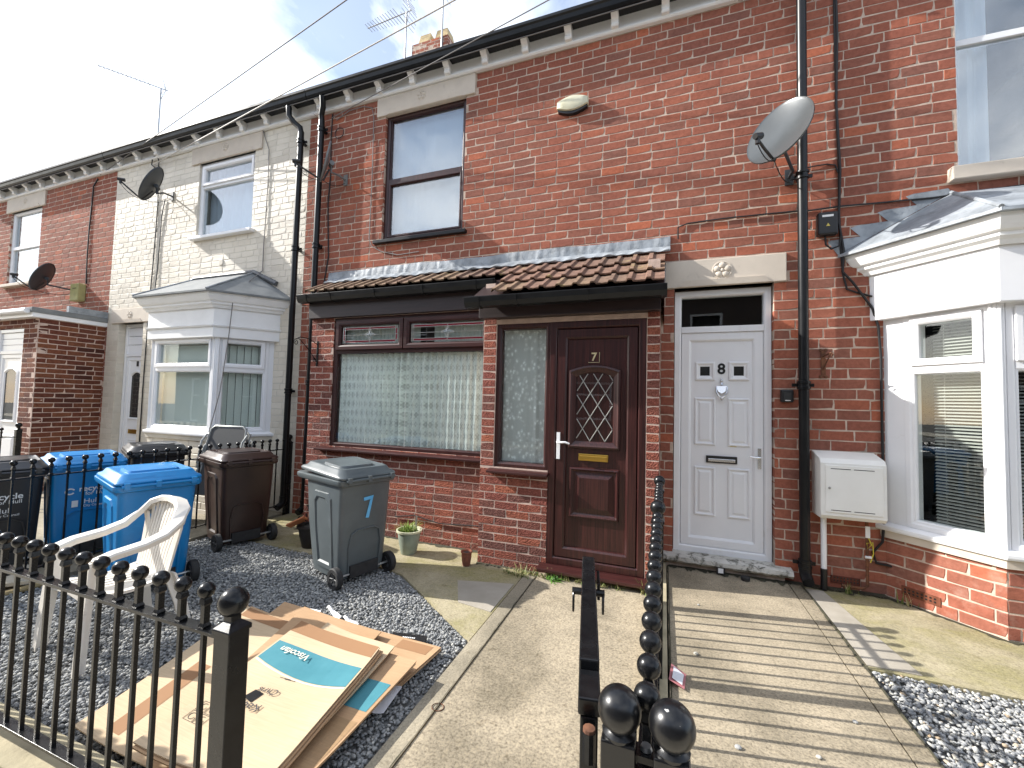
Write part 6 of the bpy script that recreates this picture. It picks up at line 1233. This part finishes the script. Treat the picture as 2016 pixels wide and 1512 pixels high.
for i, (x, y, lb) in enumerate(((.25, -.78, 'loose stone on the right path nearest the doorstep'), (.62, -2.05, 'white loose stone in the middle of the right path'), (.31, -2.12, 'loose stone on the right path a hand from the railing'), (.52, -2.36, 'loose stone nearest the bottom edge of the right path'), (.85, -1.75, 'loose stone near the gravel side of the right path'), (.19, -1.45, 'loose stone beside the leaflet on the right path'))):
    m = MB(); m.ball((x, y, .006), .009 + .003 * (i % 3), 8, 5, 1, .8, .6); single('loose_stone', m, 'stone_white' if i % 2 else 'gravel_pale', lb, 'stone', 'loose stones on the right path')
m = MB(); q = [(-1.028 + .030 * math.cos(t), -2.329 + .026 * math.sin(t), -0.046) for t in [2 * math.pi * k / 18 for k in range(19)]]; m.tube(q, .0022, 6); single('wire_ring', m, 'rust', 'rusty wire ring lying on the path edge near the cardboard', 'ring')
m = MB(); m.box(.44, .51, -.108, -.095, .012, .068); cc = single('small_carton', m, 'black_plastic', 'small black box with white sticker under the white doorstep', 'box'); MB().box(.455, .495, -.1092, -.108, .022, .062).build('sticker', 'sticker_white', cc)
m = MB(); m.lathe([(.001, 0), (.032, 0), (.036, .012), (.036, .03), (.026, .034), (.001, .034)], (.66, -.13, 0), 14); single('plastic_tub', m, 'rubber', 'small round black tub on the ground below the white doorstep', 'tub')
m = MB(); a_ = Vector((-4.522, -2.553, -0.040)); b_ = Vector((-4.500, -2.301, -0.040)); m.tube([a_ - (b_ - a_) * .4, b_], .022, 8); single('timber_pole', m, 'timber', 'yellowish timber pole on the gravel behind the front railing', 'pole', smooth=True)
m = MB(); q = [Vector((-4.763, -2.619, -0.030)), Vector((-4.544, -2.385, -0.030)), Vector((-4.977, -2.231, -0.030)), Vector((-5.402, -2.418, -0.030))]; m.hexa([tuple(p) for p in q] + [(p.x, p.y, p.z + .03) for p in q]); single('paving_slab', m, 'pavement', 'pale loose slab lying behind the front railing at far left', 'slab', bevel=.004)
def folded_chair(x, y, z, tilt, label):
    o = root('folding_chair', (x, y, z), R(8), label, 'folding chair', 'folded garden chairs behind the bins'); T = lambda a, b, c: (a, b + c * math.sin(tilt), c * math.cos(tilt)); B = dict(world=False, smooth=True)
    m = MB(); m.tube([T(-.27, 0, 0), T(-.27, 0, .8), T(-.25, .0, .96), T(-.20, 0, 1.0), T(.20, 0, 1.0), T(.25, 0, .96), T(.27, 0, .8), T(.27, 0, 0)], .013, 8); m.build('frame', 'frame_grey', o, **B)
    m = MB(); m.tube([T(-.29, -.05, .55), T(-.29, -.06, .82), T(-.29, -.01, .90)], .011, 8); m.tube([T(.29, -.05, .55), T(.29, -.06, .82), T(.29, -.01, .90)], .011, 8); m.build('arm', 'frame_grey', o, **B)
    m = MB(); m.loft([[T(-.26, -.004, c), T(.26, -.004, c), T(.26, .004, c), T(-.26, .004, c)] for c in (.30, .55, .75, .985)], True, True, True); m.build('fabric', 'mesh_textile', o, **B)
    for c in (.40, .72): MB().tube([T(-.27, .01, c), T(.27, .01, c)], .009, 6).build('cross_bar', 'frame_grey', o, **B)
for k in range(3): folded_chair(-4.93 + .02 * k, -.80 - .09 * k, .10 - .03 * k, R(12 + 9 * k), ['folded grey garden chair standing highest in the stack by the bay', 'middle folded garden chair of the stack by the bay', 'lowest front folded garden chair of the stack by the bay'][k])

def dirt_strip(pts, z, w0, w1, label, mat='earth', seed=1):
    r = random.Random(seed); m = MB(); n = 60; P_ = [Vector((x, y, 0)) for x, y in pts]; tot = sum((P_[i + 1] - P_[i]).length for i in range(len(P_) - 1)); A = []
    for k in range(n + 1):
        d = tot * k / n; i = 0
        while i < len(P_) - 2 and d > (P_[i + 1] - P_[i]).length: d -= (P_[i + 1] - P_[i]).length; i += 1
        t = (P_[i + 1] - P_[i]).normalized(); p = P_[i] + t * d; nn = Vector((t.y, -t.x, 0)); w_ = max(.004, w0 + (w1 - w0) * r.random() * (0.6 + .4 * math.sin(k * .7)))
        A += [(p.x, p.y, z + .004), (p.x + nn.x * w_, p.y + nn.y * w_, z)]
    m.add(A, [(2 * k, 2 * k + 1, 2 * k + 3, 2 * k + 2) for k in range(n)]); o = m.build('dirt', mat); return tag(o, label, 'dirt', None, 'stuff')
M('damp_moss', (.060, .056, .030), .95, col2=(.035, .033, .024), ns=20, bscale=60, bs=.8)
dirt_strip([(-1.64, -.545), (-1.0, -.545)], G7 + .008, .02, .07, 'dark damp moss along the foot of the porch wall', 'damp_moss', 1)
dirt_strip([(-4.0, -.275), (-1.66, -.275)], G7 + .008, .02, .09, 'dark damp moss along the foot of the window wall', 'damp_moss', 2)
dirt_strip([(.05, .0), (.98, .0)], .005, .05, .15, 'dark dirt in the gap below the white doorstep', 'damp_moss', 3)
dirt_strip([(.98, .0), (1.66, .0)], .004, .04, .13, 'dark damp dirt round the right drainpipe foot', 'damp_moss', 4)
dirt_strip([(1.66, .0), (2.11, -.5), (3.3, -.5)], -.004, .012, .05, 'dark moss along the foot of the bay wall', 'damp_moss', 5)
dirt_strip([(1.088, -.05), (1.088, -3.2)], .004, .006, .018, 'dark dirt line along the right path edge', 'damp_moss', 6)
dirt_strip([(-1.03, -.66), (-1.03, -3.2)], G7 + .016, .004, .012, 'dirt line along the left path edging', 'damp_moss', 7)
dirt_strip([(.05, -.05), (.05, -3.2)], .004, .004, .02, 'dirt line between fence kerb and right path', 'damp_moss', 8)
